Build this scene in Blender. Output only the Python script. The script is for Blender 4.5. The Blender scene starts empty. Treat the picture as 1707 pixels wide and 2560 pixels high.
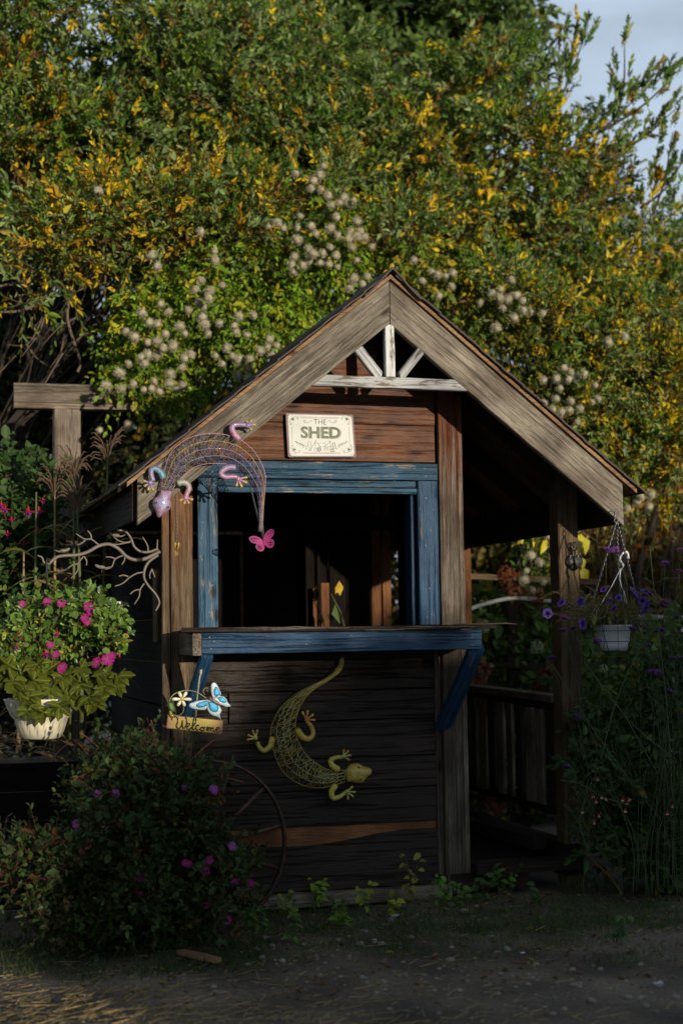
import bpy, math, random
import numpy as np
from mathutils import Vector, Matrix, noise
R = math.radians
sc = bpy.context.scene
COL = sc.collection
random.seed(7)
RNG = np.random.default_rng(11)

# ---------------------------------------------------------------- camera, sky, sun, exposure
YAW, PITCH, ROLL, FPX = R(16), R(4.5), R(.8), 3835.0
PW, PH = 1707, 2560
fw = np.array([math.sin(YAW)*math.cos(PITCH), math.cos(YAW)*math.cos(PITCH), math.sin(PITCH)])
r0 = np.array([math.cos(YAW), -math.sin(YAW), 0.0])
u0 = np.cross(r0, fw)
rt = r0*math.cos(ROLL) - u0*math.sin(ROLL)
up = u0*math.cos(ROLL) + r0*math.sin(ROLL)
CAMP = np.array([-.2, 0, 1.683]) - 6.7*fw
cd = bpy.data.cameras.new('camera')
cam = bpy.data.objects.new('camera', cd)
COL.objects.link(cam)
cam.matrix_world = Matrix(((rt[0], up[0], -fw[0], CAMP[0]), (rt[1], up[1], -fw[1], CAMP[1]), (rt[2], up[2], -fw[2], CAMP[2]), (0, 0, 0, 1)))
cd.sensor_fit = 'VERTICAL'
cd.sensor_height = 36.0
cd.sensor_width = 24.0
cd.lens = FPX/PH*36.0
cd.clip_start = .05
cd.clip_end = 500
cd.dof.use_dof = True
cd.dof.focus_distance = 6.45
cd.dof.aperture_fstop = 2.1
sc.camera = cam

SUN_AZ, SUN_EL = R(17), R(6.5)        # azimuth to the right of straight in front of the shed
sund = Vector((math.sin(SUN_AZ)*math.cos(SUN_EL), -math.cos(SUN_AZ)*math.cos(SUN_EL), math.sin(SUN_EL)))
w = bpy.data.worlds.new('World')
sc.world = w
w.use_nodes = True
wn = w.node_tree
wn.nodes.clear()
wo = wn.nodes.new('ShaderNodeOutputWorld')
bg = wn.nodes.new('ShaderNodeBackground')
sky = wn.nodes.new('ShaderNodeTexSky')
sky.sky_type = 'NISHITA'
sky.sun_disc = False
sky.sun_elevation = SUN_EL
sky.sun_rotation = math.pi - SUN_AZ
sky.air_density = 1.3
sky.dust_density = .6
sky.ozone_density = 1.0
# thin streaks of cloud mixed into the sky, all round
tcw = wn.nodes.new('ShaderNodeTexCoord'); mpw = wn.nodes.new('ShaderNodeMapping'); mpw.inputs['Scale'].default_value = (2.2, 2.2, 7)
nzw = wn.nodes.new('ShaderNodeTexNoise'); nzw.inputs['Scale'].default_value = 1.6; nzw.inputs['Detail'].default_value = 5
rpw = wn.nodes.new('ShaderNodeValToRGB'); rpw.color_ramp.elements[0].position = .46; rpw.color_ramp.elements[1].position = .72
rpw.color_ramp.elements[0].color = (.55, .55, .55, 1); rpw.color_ramp.elements[1].color = (.95, .95, .95, 1)
mxw = wn.nodes.new('ShaderNodeMix'); mxw.data_type = 'RGBA'
wn.links.new(tcw.outputs['Generated'], mpw.inputs['Vector']); wn.links.new(mpw.outputs[0], nzw.inputs['Vector'])
wn.links.new(nzw.outputs['Fac'], rpw.inputs['Fac']); wn.links.new(rpw.outputs[0], mxw.inputs['Factor'])
wn.links.new(sky.outputs[0], mxw.inputs['A'])
CLOUD = (13.8, 16.8, 20.8, 1)
mxw.inputs['B'].default_value = CLOUD
wn.links.new(mxw.outputs['Result'], bg.inputs['Color'])
bg.inputs['Strength'].default_value = .05
wn.links.new(bg.outputs[0], wo.inputs['Surface'])
sl = bpy.data.lights.new('sun', 'SUN')
sl.energy = 4.4
sl.angle = R(.6)
sl.color = (1, .87, .69)
so = bpy.data.objects.new('sun', sl)
COL.objects.link(so)
so.rotation_euler = sund.to_track_quat('Z', 'Y').to_euler()
sc.view_settings.view_transform = 'Standard'
sc.view_settings.look = 'None'
sc.view_settings.exposure = 0.0
sc.view_settings.gamma = 1
sc.view_settings.use_curve_mapping = False

def at(x, y, Y=0.0):
    """pixel of the 1707 x 2560 photograph to the world point on the upright plane at depth Y"""
    d = fw + rt*(x-PW/2)/FPX - up*(y-PH/2)/FPX
    return Vector(CAMP + d*((Y-CAMP[1])/d[1]))
def atz(x, y, Z=0.0):
    d = fw + rt*(x-PW/2)/FPX - up*(y-PH/2)/FPX
    return Vector(CAMP + d*((Z-CAMP[2])/d[2]))

# ---------------------------------------------------------------- helpers
def WM(o):
    m = Matrix.LocRotScale(o.location, o.rotation_euler, o.scale)
    return (WM(o.parent) @ o.matrix_parent_inverse @ m) if o.parent else m
def setp(o, p):
    o.parent = p
    o.matrix_parent_inverse = WM(p).inverted()
def tag(o, label, cat=None, group=None, kind=None):
    if label: o['label'] = label
    if cat: o['category'] = cat
    if group: o['group'] = group
    if kind: o['kind'] = kind
    return o
def thing(name, label, cat, loc, group=None):
    o = bpy.data.objects.new(name, None)
    o.empty_display_size = .05
    COL.objects.link(o)
    o.location = loc
    return tag(o, label, cat, group)
def link(name, me, mat=None, parent=None, mtx=None, kind=None):
    if mat is not None and len(me.materials) == 0:
        for m in (mat if isinstance(mat, (list, tuple)) else [mat]): me.materials.append(m)
    o = bpy.data.objects.new(name, me)
    COL.objects.link(o)
    if mtx is not None:
        l, q, s = mtx.decompose()
        o.location = l; o.rotation_euler = q.to_euler(); o.scale = s
    if parent: setp(o, parent)
    if kind: o['kind'] = kind
    return o

class G:
    """collects geometry: verts, faces, face material, vertex colour"""
    def __init__(s): s.v = []; s.f = []; s.m = []; s.c = []
    def add(s, v, f, m=0, c=(1, 1, 1)):
        n = len(s.v)
        s.v += [tuple(p) for p in v]
        s.f += [tuple(i+n for i in q) for q in f]
        s.m += [m]*len(f)
        s.c += ([tuple(c)]*len(v) if not hasattr(c[0], '__len__') else [tuple(k) for k in c])
        return s
    def mesh(s, name, smooth=False, mats=None):
        me = bpy.data.meshes.new(name)
        me.from_pydata(s.v, [], s.f)
        if any(s.m): me.polygons.foreach_set('material_index', s.m)
        if smooth: me.polygons.foreach_set('use_smooth', [True]*len(s.f))
        a = me.color_attributes.new('Col', 'FLOAT_COLOR', 'POINT')
        a.data.foreach_set('color', np.c_[np.array(s.c, float).reshape(-1, 3), np.ones(len(s.v))].ravel())
        for m in (mats or []): me.materials.append(m)
        me.update()
        return me
    def obj(s, name, mat, parent=None, smooth=False, kind=None, mtx=None):
        return link(name, s.mesh(name, smooth), mat, parent, mtx, kind)
    def box(s, x0, x1, y0, y1, z0, z1, m=0, c=(1, 1, 1)):
        v = [(x, y, z) for z in (z0, z1) for y in (y0, y1) for x in (x0, x1)]
        return s.add(v, [(0, 2, 3, 1), (4, 5, 7, 6), (0, 1, 5, 4), (2, 6, 7, 3), (0, 4, 6, 2), (1, 3, 7, 5)], m, c)
    def tube(s, pts, rad, n=6, m=0, c=(1, 1, 1), flat=None, caps=True):
        pts = [Vector(p) for p in pts]
        k = len(pts)
        if not hasattr(rad, '__len__'): rad = [rad]*k
        v = []
        ref = None
        for i, p in enumerate(pts):
            t = (pts[min(i+1, k-1)]-pts[max(i-1, 0)])
            if t.length < 1e-9: t = Vector((0, 0, 1))
            t.normalize()
            if ref is None:
                ref = Vector((0, -1, 0)) if abs(t.y) < .9 else Vector((1, 0, 0))
            a = (ref - t*ref.dot(t))
            if a.length < 1e-6: a = t.orthogonal()
            a.normalize(); b = t.cross(a); ref = a
            fl = flat if flat else 1
            for j in range(n):
                th = 2*math.pi*j/n
                v.append(p + a*(math.cos(th)*rad[i]*fl) + b*(math.sin(th)*rad[i]))
        f = [(i*n+j, i*n+(j+1) % n, (i+1)*n+(j+1) % n, (i+1)*n+j) for i in range(k-1) for j in range(n)]
        if caps: f += [tuple(range(n-1, -1, -1)), tuple((k-1)*n+j for j in range(n))]
        if hasattr(c[0], '__len__'): c = [q for q in c for _ in range(n)]
        return s.add(v, f, m, c)
    def lathe(s, cen, prof, n=24, m=0, c=(1, 1, 1), ripple=None):
        cen = Vector(cen); v = []
        for (r, z) in prof:
            for j in range(n):
                th = 2*math.pi*j/n
                q = r*(1+(ripple(th, z) if ripple else 0))
                v.append(cen+Vector((q*math.cos(th), q*math.sin(th), z)))
        k = len(prof)
        f = [(i*n+j, i*n+(j+1) % n, (i+1)*n+(j+1) % n, (i+1)*n+j) for i in range(k-1) for j in range(n)]
        return s.add(v, f, m, c)
    def ball(s, cen, r, m=0, c=(1, 1, 1), n=8, sc_=(1, 1, 1)):
        cen = Vector(cen)
        v = []; h = n//2+1
        for i in range(1, h):
            ph = math.pi*i/h
            for j in range(n):
                th = 2*math.pi*j/n
                v.append(cen+Vector((r*sc_[0]*math.sin(ph)*math.cos(th), r*sc_[1]*math.sin(ph)*math.sin(th), r*sc_[2]*math.cos(ph))))
        f = [(i*n+j, (i+1)*n+j, (i+1)*n+(j+1) % n, i*n+(j+1) % n) for i in range(h-2) for j in range(n)]
        v += [cen+Vector((0, 0, r*sc_[2])), cen-Vector((0, 0, r*sc_[2]))]
        a, b = len(v)-2, len(v)-1
        f += [(a, j, (j+1) % n) for j in range(n)] + [(b, (h-2)*n+(j+1) % n, (h-2)*n+j) for j in range(n)]
        return s.add(v, f, m, c)
    def plate(s, pts, thick, m=0, c=(1, 1, 1)):
        """convex-ish outline (list of points) given depth along -y"""
        n = len(pts)
        v = [Vector(p) for p in pts] + [Vector(p)+Vector((0, thick, 0)) for p in pts]
        f = [tuple(range(n)), tuple(range(2*n-1, n-1, -1))] + [(i, (i+1) % n, n+(i+1) % n, n+i)[::-1] for i in range(n)]
        return s.add(v, f, m, c)

def spline(pts, n=8):
    """Catmull-Rom through points (any dimension)"""
    P = [np.array(p, float) for p in pts]
    P = [2*P[0]-P[1]] + P + [2*P[-1]-P[-2]]
    out = []
    for i in range(1, len(P)-2):
        a, b, c, d = P[i-1:i+3]
        for k in range(n):
            t = k/n
            out.append(.5*((2*b)+(c-a)*t+(2*a-5*b+4*c-d)*t*t+(3*b-a-3*c+d)*t**3))
    out.append(P[-2])
    return out
def pxs(pts, Y, n=6, smooth=True):
    q = spline(pts, n) if smooth and len(pts) > 2 else pts
    return [at(p[0], p[1], (Y if len(p) < 3 else p[2])) for p in q]

# ---------------------------------------------------------------- materials
def nodes(name):
    m = bpy.data.materials.new(name); m.use_nodes = True
    nt = m.node_tree; b = nt.nodes['Principled BSDF']
    return m, nt, b
def ramp(nt, stops):
    r = nt.nodes.new('ShaderNodeValToRGB')
    while len(r.color_ramp.elements) < len(stops): r.color_ramp.elements.new(.5)
    for e, (p, c) in zip(r.color_ramp.elements, stops):
        e.position = p; e.color = (c[0], c[1], c[2], 1)
    return r
def mix(nt, a, b, f, mode='MIX'):
    x = nt.nodes.new('ShaderNodeMix'); x.data_type = 'RGBA'; x.blend_type = mode
    for k, v in (('A', a), ('B', b), ('Factor', f)):
        if hasattr(v, 'is_output') or hasattr(v, 'links'): nt.links.new(v, x.inputs[k])
        elif k == 'Factor': x.inputs[k].default_value = v
        else: x.inputs[k].default_value = (v[0], v[1], v[2], 1)
    return x.outputs['Result']
def wood(name, dark, mid, light, rough=.8, paint=None, wear=.35, top=None, scale=1.0, bump=.5, spec=.3):
    """grain along local X; paint: colour with worn patches; top: colour that takes over towards local -X (kept dry under the eaves)"""
    m, nt, b = nodes(name)
    L = nt.links.new
    tc = nt.nodes.new('ShaderNodeTexCoord'); oi = nt.nodes.new('ShaderNodeObjectInfo')
    ad = nt.nodes.new('ShaderNodeVectorMath'); ad.operation = 'MULTIPLY_ADD'
    ad.inputs[1].default_value = (1, 1, 1)
    cv = nt.nodes.new('ShaderNodeCombineXYZ')
    mu = nt.nodes.new('ShaderNodeMath'); mu.operation = 'MULTIPLY'; mu.inputs[1].default_value = 37
    L(oi.outputs['Random'], mu.inputs[0])
    for i in range(3): L(mu.outputs[0], cv.inputs[i])
    L(tc.outputs['Object'], ad.inputs[0]); L(cv.outputs[0], ad.inputs[2])
    # warp so the grain swirls round knots
    wz = nt.nodes.new('ShaderNodeTexNoise'); wz.inputs['Scale'].default_value = 3.2*scale; wz.inputs['Detail'].default_value = 2
    L(ad.outputs[0], wz.inputs['Vector'])
    wm = nt.nodes.new('ShaderNodeVectorMath'); wm.operation = 'MULTIPLY_ADD'; wm.inputs[1].default_value = (.0, .013, .013)
    L(wz.outputs['Color'], wm.inputs[0]); L(ad.outputs[0], wm.inputs[2])
    mp = nt.nodes.new('ShaderNodeMapping'); mp.inputs['Scale'].default_value = (2.2*scale, 105*scale, 105*scale); L(wm.outputs[0], mp.inputs[0])
    n1 = nt.nodes.new('ShaderNodeTexNoise'); n1.inputs['Scale'].default_value = 1; n1.inputs['Detail'].default_value = 7; n1.inputs['Roughness'].default_value = .65
    L(mp.outputs[0], n1.inputs['Vector'])
    r1 = ramp(nt, [(.25, dark), (.42, mid), (.58, mid), (.78, light)]); L(n1.outputs['Fac'], r1.inputs['Fac'])
    # fine fibres
    mp2 = nt.nodes.new('ShaderNodeMapping'); mp2.inputs['Scale'].default_value = (14*scale, 420*scale, 420*scale); L(wm.outputs[0], mp2.inputs[0])
    n2 = nt.nodes.new('ShaderNodeTexNoise'); n2.inputs['Scale'].default_value = 1; n2.inputs['Detail'].default_value = 4; L(mp2.outputs[0], n2.inputs['Vector'])
    r2 = ramp(nt, [(.34, (.5, .48, .46)), (.6, (1.15, 1.15, 1.15))]); L(n2.outputs['Fac'], r2.inputs['Fac'])
    col = mix(nt, r1.outputs[0], r2.outputs[0], 1.0, 'MULTIPLY')
    # thin drying cracks that follow the grain
    rc = ramp(nt, [(.478, (1, 1, 1)), (.492, (.30, .27, .25)), (.508, (1, 1, 1))]); L(n1.outputs['Fac'], rc.inputs['Fac'])
    col = mix(nt, col, rc.outputs[0], .8, 'MULTIPLY')
    # broad patches of stain
    n3 = nt.nodes.new('ShaderNodeTexNoise'); n3.inputs['Scale'].default_value = 4.5*scale; n3.inputs['Detail'].default_value = 4; L(ad.outputs[0], n3.inputs['Vector'])
    r3 = ramp(nt, [(.35, (.55, .5, .47)), (.62, (1.12, 1.1, 1.05))]); L(n3.outputs['Fac'], r3.inputs['Fac'])
    col = mix(nt, col, r3.outputs[0], 1.0, 'MULTIPLY')
    # knots
    vo = nt.nodes.new('ShaderNodeTexVoronoi'); vo.inputs['Scale'].default_value = 1
    mp4 = nt.nodes.new('ShaderNodeMapping'); mp4.inputs['Scale'].default_value = (3.4, 8.5, 8.5); L(ad.outputs[0], mp4.inputs[0]); L(mp4.outputs[0], vo.inputs['Vector'])
    r4 = ramp(nt, [(.055, (.16, .11, .08)), (.1, (.6, .55, .5)), (.16, (1, 1, 1))]); L(vo.outputs['Distance'], r4.inputs['Fac'])
    kfac = mix(nt, (1, 1, 1), r4.outputs[0], .9)
    if top:
        sx = nt.nodes.new('ShaderNodeSeparateXYZ'); L(tc.outputs['Generated'], sx.inputs[0])
        sm = nt.nodes.new('ShaderNodeMath'); sm.operation = 'MULTIPLY_ADD'; sm.inputs[1].default_value = .9; L(n1.outputs['Fac'], sm.inputs[0]); L(sx.outputs[0], sm.inputs[2])
        r5 = ramp(nt, [(top[1], (1, 1, 1)), (top[2], (0, 0, 0))]); L(sm.outputs[0], r5.inputs['Fac'])
        tcx = mix(nt, top[0], r2.outputs[0], 1.0, 'MULTIPLY')
        col = mix(nt, col, tcx, r5.outputs[0])
    if paint:
        n6 = nt.nodes.new('ShaderNodeTexNoise'); n6.inputs['Scale'].default_value = 1; n6.inputs['Detail'].default_value = 8; n6.inputs['Roughness'].default_value = .7
        mp6 = nt.nodes.new('ShaderNodeMapping'); mp6.inputs['Scale'].default_value = (7*scale, 45*scale, 45*scale); L(wm.outputs[0], mp6.inputs[0]); L(mp6.outputs[0], n6.inputs['Vector'])
        r6 = ramp(nt, [(wear, (0, 0, 0)), (wear+.05, (1, 1, 1))]); L(n6.outputs['Fac'], r6.inputs['Fac'])
        r7 = ramp(nt, [(.3, [k*.62 for k in paint]), (.5, paint), (.72, [min(1, k*1.25+.015) for k in paint])]); L(n1.outputs['Fac'], r7.inputs['Fac'])
        pc = mix(nt, r7.outputs[0], r3.outputs[0], .55, 'MULTIPLY')
        col = mix(nt, col, pc, r6.outputs[0])
    col = mix(nt, col, kfac, 1.0, 'MULTIPLY')
    hv = nt.nodes.new('ShaderNodeMath'); hv.operation = 'MULTIPLY_ADD'; hv.inputs[1].default_value = .6; hv.inputs[2].default_value = .68
    L(oi.outputs['Random'], hv.inputs[0])
    hs = nt.nodes.new('ShaderNodeHueSaturation'); L(hv.outputs[0], hs.inputs['Value']); L(col, hs.inputs['Color'])
    L(hs.outputs[0], b.inputs['Base Color'])
    b.inputs['Roughness'].default_value = rough
    b.inputs['Specular IOR Level'].default_value = spec
    # relief: open cracks and grain
    r8 = ramp(nt, [(.36, (0, 0, 0)), (.45, (1, 1, 1))]); L(n1.outputs['Fac'], r8.inputs['Fac'])
    hsum = nt.nodes.new('ShaderNodeMath'); hsum.operation = 'MULTIPLY_ADD'; hsum.inputs[1].default_value = .5; L(n2.outputs['Fac'], hsum.inputs[0]); L(r8.outputs[0], hsum.inputs[2])
    bp = nt.nodes.new('ShaderNodeBump'); bp.inputs['Strength'].default_value = bump; bp.inputs['Distance'].default_value = .007; L(hsum.outputs[0], bp.inputs['Height'])
    L(bp.outputs[0], b.inputs['Normal'])
    return m
def plain(name, col, rough=.5, metal=0.0, var=.25, scale=20, bump=.0, spec=.5, attr=False, coat=0):
    m, nt, b = nodes(name)
    L = nt.links.new
    tc = nt.nodes.new('ShaderNodeTexCoord'); n = nt.nodes.new('ShaderNodeTexNoise'); n.inputs['Scale'].default_value = scale; n.inputs['Detail'].default_value = 5
    L(tc.outputs['Object'], n.inputs['Vector'])
    r = ramp(nt, [(.3, [1-var]*3), (.7, [1+var]*3)]); L(n.outputs['Fac'], r.inputs['Fac'])
    if attr:
        a = nt.nodes.new('ShaderNodeVertexColor'); a.layer_name = 'Col'
        base = mix(nt, a.outputs[0], col, 1.0, 'MULTIPLY')
    else: base = col
    L(mix(nt, base, r.outputs[0], 1.0, 'MULTIPLY'), b.inputs['Base Color'])
    b.inputs['Roughness'].default_value = rough; b.inputs['Metallic'].default_value = metal; b.inputs['Specular IOR Level'].default_value = spec
    b.inputs['Coat Weight'].default_value = coat
    if bump:
        bp = nt.nodes.new('ShaderNodeBump'); bp.inputs['Strength'].default_value = bump; bp.inputs['Distance'].default_value = .003
        L(n.outputs['Fac'], bp.inputs['Height']); L(bp.outputs[0], b.inputs['Normal'])
    return m
def leafmat(name, rough=.5, trans=.35, spec=.3, vein=0.0, gain=1.0, big=False):
    m, nt, b = nodes(name)
    L = nt.links.new
    a = nt.nodes.new('ShaderNodeVertexColor'); a.layer_name = 'Col'
    tc = nt.nodes.new('ShaderNodeTexCoord'); n = nt.nodes.new('ShaderNodeTexNoise'); n.inputs['Scale'].default_value = 60; n.inputs['Detail'].default_value = 3
    L(tc.outputs['Object'], n.inputs['Vector'])
    r = ramp(nt, [(.3, (.8*gain,)*3), (.7, (1.2*gain,)*3)]); L(n.outputs['Fac'], r.inputs['Fac'])
    c = mix(nt, a.outputs[0], r.outputs[0], 1.0, 'MULTIPLY')
    L(c, b.inputs['Base Color']); b.inputs['Roughness'].default_value = rough; b.inputs['Specular IOR Level'].default_value = spec
    if vein:
        wv = nt.nodes.new('ShaderNodeTexWave'); wv.inputs['Scale'].default_value = vein; wv.inputs['Distortion'].default_value = 1.5; wv.bands_direction = 'DIAGONAL'
        L(tc.outputs['Object'], wv.inputs['Vector'])
        bp = nt.nodes.new('ShaderNodeBump'); bp.inputs['Strength'].default_value = .7; bp.inputs['Distance'].default_value = .002
        L(wv.outputs['Fac'], bp.inputs['Height']); L(bp.outputs[0], b.inputs['Normal'])
    if big:
        # herringbone veins, in the leaf's own frame (X along the midrib, length 1)
        sx = nt.nodes.new('ShaderNodeSeparateXYZ'); L(tc.outputs['Object'], sx.inputs[0])
        def mth(op, a_, b_=None):
            q = nt.nodes.new('ShaderNodeMath'); q.operation = op
            for i_, v_ in enumerate((a_, b_)):
                if v_ is None: continue
                if hasattr(v_, 'links'): L(v_, q.inputs[i_])
                else: q.inputs[i_].default_value = v_
            return q.outputs[0]
        ay = mth('ABSOLUTE', sx.outputs['Y'])
        ph = mth('MULTIPLY', mth('SUBTRACT', sx.outputs['X'], mth('MULTIPLY', ay, .9)), 30.0)
        vs_ = mth('POWER', mth('ABSOLUTE', mth('SINE', ph)), .6)
        mid = mth('GREATER_THAN', ay, .018)
        vv = mth('MULTIPLY', vs_, mid)
        r9 = ramp(nt, [(0, (2.0, 1.85, 1.6)), (.5, (.9, .9, .85)), (1, (.5, .52, .5))]); L(vv, r9.inputs['Fac'])
        c = mix(nt, c, r9.outputs[0], 1.0, 'MULTIPLY'); L(c, b.inputs['Base Color'])
        bp = nt.nodes.new('ShaderNodeBump'); bp.inputs['Strength'].default_value = .8; bp.inputs['Distance'].default_value = .05
        L(vs_, bp.inputs['Height']); L(bp.outputs[0], b.inputs['Normal'])
    t = nt.nodes.new('ShaderNodeBsdfTranslucent'); L(c, t.inputs['Color'])
    ms = nt.nodes.new('ShaderNodeMixShader'); ms.inputs[0].default_value = trans
    L(b.outputs[0], ms.inputs[1]); L(t.outputs[0], ms.inputs[2]); L(ms.outputs[0], nt.nodes['Material Output'].inputs['Surface'])
    return m

M = {}
M['barge'] = wood('weathered grey fir', (.05, .045, .038), (.225, .205, .17), (.50, .46, .39), bump=.8)
M['greywood'] = wood('weathered cedar trim', (.04, .032, .026), (.17, .145, .118), (.42, .375, .32), bump=.9, top=((.21, .055, .02), .40, .68))
M['greywood2'] = wood('old grey trim', (.04, .03, .022), (.17, .125, .08), (.36, .28, .18), bump=.8, top=((.30, .13, .05), .40, .72))
M['greyplain'] = wood('plain old grey wood', (.06, .05, .04), (.20, .17, .14), (.40, .35, .29), bump=.8)
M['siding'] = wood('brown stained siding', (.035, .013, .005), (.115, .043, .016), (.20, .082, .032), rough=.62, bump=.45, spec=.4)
M['sidinglow'] = wood('shade-darkened siding', (.008, .004, .0025), (.026, .0145, .008), (.07, .042, .024), rough=.6, bump=.9, spec=.5)  # lower copy of the siding, shade below the counter put into its colour
M['blue'] = wood('worn blue paint on wood', (.08, .07, .06), (.16, .14, .12), (.3, .28, .25), rough=.55, paint=(.011, .054, .125), wear=.33, bump=.7)
M['bluefaded'] = wood('faded blue paint on wood', (.12, .1, .08), (.22, .19, .16), (.34, .31, .27), rough=.6, paint=(.024, .072, .128), wear=.37, bump=.8)
M['white'] = wood('flaking white paint on wood', (.1, .09, .08), (.2, .18, .16), (.34, .31, .28), rough=.6, paint=(.48, .50, .52), wear=.42, bump=.6)
M['darkwood'] = wood('dark old timber', (.010, .007, .005), (.03, .021, .015), (.07, .052, .038), bump=.8)
M['postwood'] = wood('brown treated post', (.06, .04, .025), (.17, .12, .07), (.30, .22, .135), bump=.8)
M['orangewood'] = wood('reddish cedar plank', (.08, .034, .014), (.20, .085, .033), (.30, .14, .06), bump=.5)
M['interior'] = wood('shade-dark inside planks', (.004, .003, .003), (.009, .007, .006), (.018, .014, .012), bump=.5, spec=.1)  # shade of the room put into the plank colour, near black
M['ply'] = wood('bare plywood', (.22, .09, .035), (.40, .18, .075), (.52, .27, .12), bump=.3)
M['deckedge'] = wood('roof board edge', (.10, .06, .03), (.24, .15, .085), (.36, .26, .17), bump=.3)
M['shingle'] = plain('asphalt shingle', (.075, .06, .05), .9, var=.5, scale=260, bump=.8)
M['screw'] = plain('screw head', (.07, .07, .07), .5, metal=.6)
M['nail'] = plain('nail head', (.02, .018, .016), .7)
M['iron'] = plain('rusty wheel iron', (.09, .055, .04), .55, metal=.5, var=.5, scale=45, bump=.3)
M['black'] = plain('black iron', (.018, .017, .017), .5, metal=.4)
M['chain'] = plain('dull chain steel', (.10, .11, .12), .4, metal=.8)
M['tan'] = plain('taupe painted metal', (.15, .125, .098), .5, var=.15)
M['vc'] = plain('painted metal', (.9, .9, .9), .48, metal=.15, var=.3, scale=140, attr=True, bump=.5, coat=.1)
M['vcm'] = plain('matt painted detail', (1, 1, 1), .6, var=.08, scale=60, attr=True)
M['cream'] = plain('cream plastic pot', (.66, .62, .47), .55, var=.1, scale=30, bump=.1, attr=True)
M['whitep'] = plain('white plastic', (.72, .74, .78), .4, var=.06)
M['greenw'] = plain('green coated wire', (.012, .06, .045), .5)
M['pipe'] = plain('grey white pipe', (.36, .38, .36), .5)
M['plate'] = plain('galvanised plate', (.14, .16, .18), .6, metal=.2)
M['stem'] = plain('green stem', (.075, .10, .045), .6, attr=True)
M['twig'] = plain('brown twig', (1, 1, 1), .8, attr=True)
M['bark'] = plain('bark', (.035, .027, .02), .9, var=.5, scale=30, bump=.9)
M['leaf'] = leafmat('leaf', .5, .35, .28)
M['leafglossy'] = leafmat('glossy leaf', .3, .25, .6, vein=90)
M['bigleaf'] = leafmat('ribbed leaf', .33, .2, .6, big=True)
M['petal'] = leafmat('petal', .55, .45, .3)
M['fluff'] = plain('seed fluff', (.33, .305, .215), 1.0, spec=.05, var=.4, scale=1.5)
M['straw'] = plain('straw', (1, 1, 1), .7, attr=True)
M['stone'] = plain('river stone', (.20, .175, .15), .8, var=.4, scale=25, bump=.4)
M['darkplastic'] = plain('dark grey container', (.03, .033, .04), .5)

# ---------------------------------------------------------------- boards
def board(name, a, b_, wd, th, mat, parent=None, face=(0, -1, 0), sh0=0.0, sh1=0.0, jit=.0012, seg=None, cham=.003, nails=None, warp=0.0, up_=None):
    """a->b: centre line of the board on the world; face: outward normal of the wide side; sh0/sh1: slant of the ends (dx per dy)"""
    a = Vector(a); b_ = Vector(b_)
    X = (b_-a); L = X.length; X.normalize()
    Z = Vector(face); Z = (Z-X*Z.dot(X)).normalized(); Y = Z.cross(X)
    mtx = Matrix(((X.x, Y.x, Z.x, a.x), (X.y, Y.y, Z.y, a.y), (X.z, Y.z, Z.z, a.z), (0, 0, 0, 1)))
    n = seg or max(2, int(L/.09))
    h, t, c = wd/2, th/2, min(cham, wd/5, th/5)
    prof = [(-h+c, t), (h-c, t), (h, t-c), (h, -t+c), (h-c, -t), (-h+c, -t), (-h, -t+c), (-h, t-c)]
    g = G(); v = []
    s = random.random()*50
    for i in range(n+1):
        u = i/n
        x = L*u
        j1 = jit*2*(noise.noise((x*14+s, 0, 0)))*(1 if 0 < i < n else .6); j2 = jit*2*(noise.noise((x*14+s, 9, 0)))
        bw = warp*math.sin(u*math.pi)
        for (py, pz) in prof:
            yy = py + (j1 if py > 0 else j2)
            xx = x + yy*(sh0*(1-u)+sh1*u)
            v.append((xx, yy, pz+bw))
    f = [(i*8+k, (i+1)*8+k, (i+1)*8+(k+1) % 8, i*8+(k+1) % 8) for i in range(n) for k in range(8)]
    f += [tuple(range(8)), tuple(n*8+k for k in range(7, -1, -1))]
    f = [q[::-1] for q in f]
    g.add(v, f)
    mats = [M[mat]] if isinstance(mat, str) else [mat]
    if nails:
        mats.append(M[nails[0]])
        for (nx, ny) in nails[1]:
            r = nails[2] if len(nails) > 2 else .0028
            x = nx*L if abs(nx) <= 1 else nx
            y = ny*h
            vv = [(x+r*math.cos(k*math.pi/3), y+r*math.sin(k*math.pi/3), t+.0012) for k in range(6)] + [(x+r*math.cos(k*math.pi/3), y+r*math.sin(k*math.pi/3), t-.001) for k in range(6)]
            g.add(vv, [tuple(range(6))]+[(k, k+6, (k+1) % 6+6, (k+1) % 6) for k in range(6)], 1)
    me = g.mesh(name)
    for m in mats: me.materials.append(m)
    return link(name, me, None, parent, mtx)
def hb(name, x0, x1, z0, z1, y, th, mat, parent, **k):       # horizontal board on a wall facing -y, front face at y
    return board(name, (x0, y+th/2, (z0+z1)/2), (x1, y+th/2, (z0+z1)/2), z1-z0, th, mat, parent, **k)
def vb(name, x0, x1, z0, z1, y, th, mat, parent, **k):       # vertical board; local -X end is the top
    return board(name, ((x0+x1)/2, y+th/2, z1), ((x0+x1)/2, y+th/2, z0), x1-x0, th, mat, parent, **k)

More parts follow.
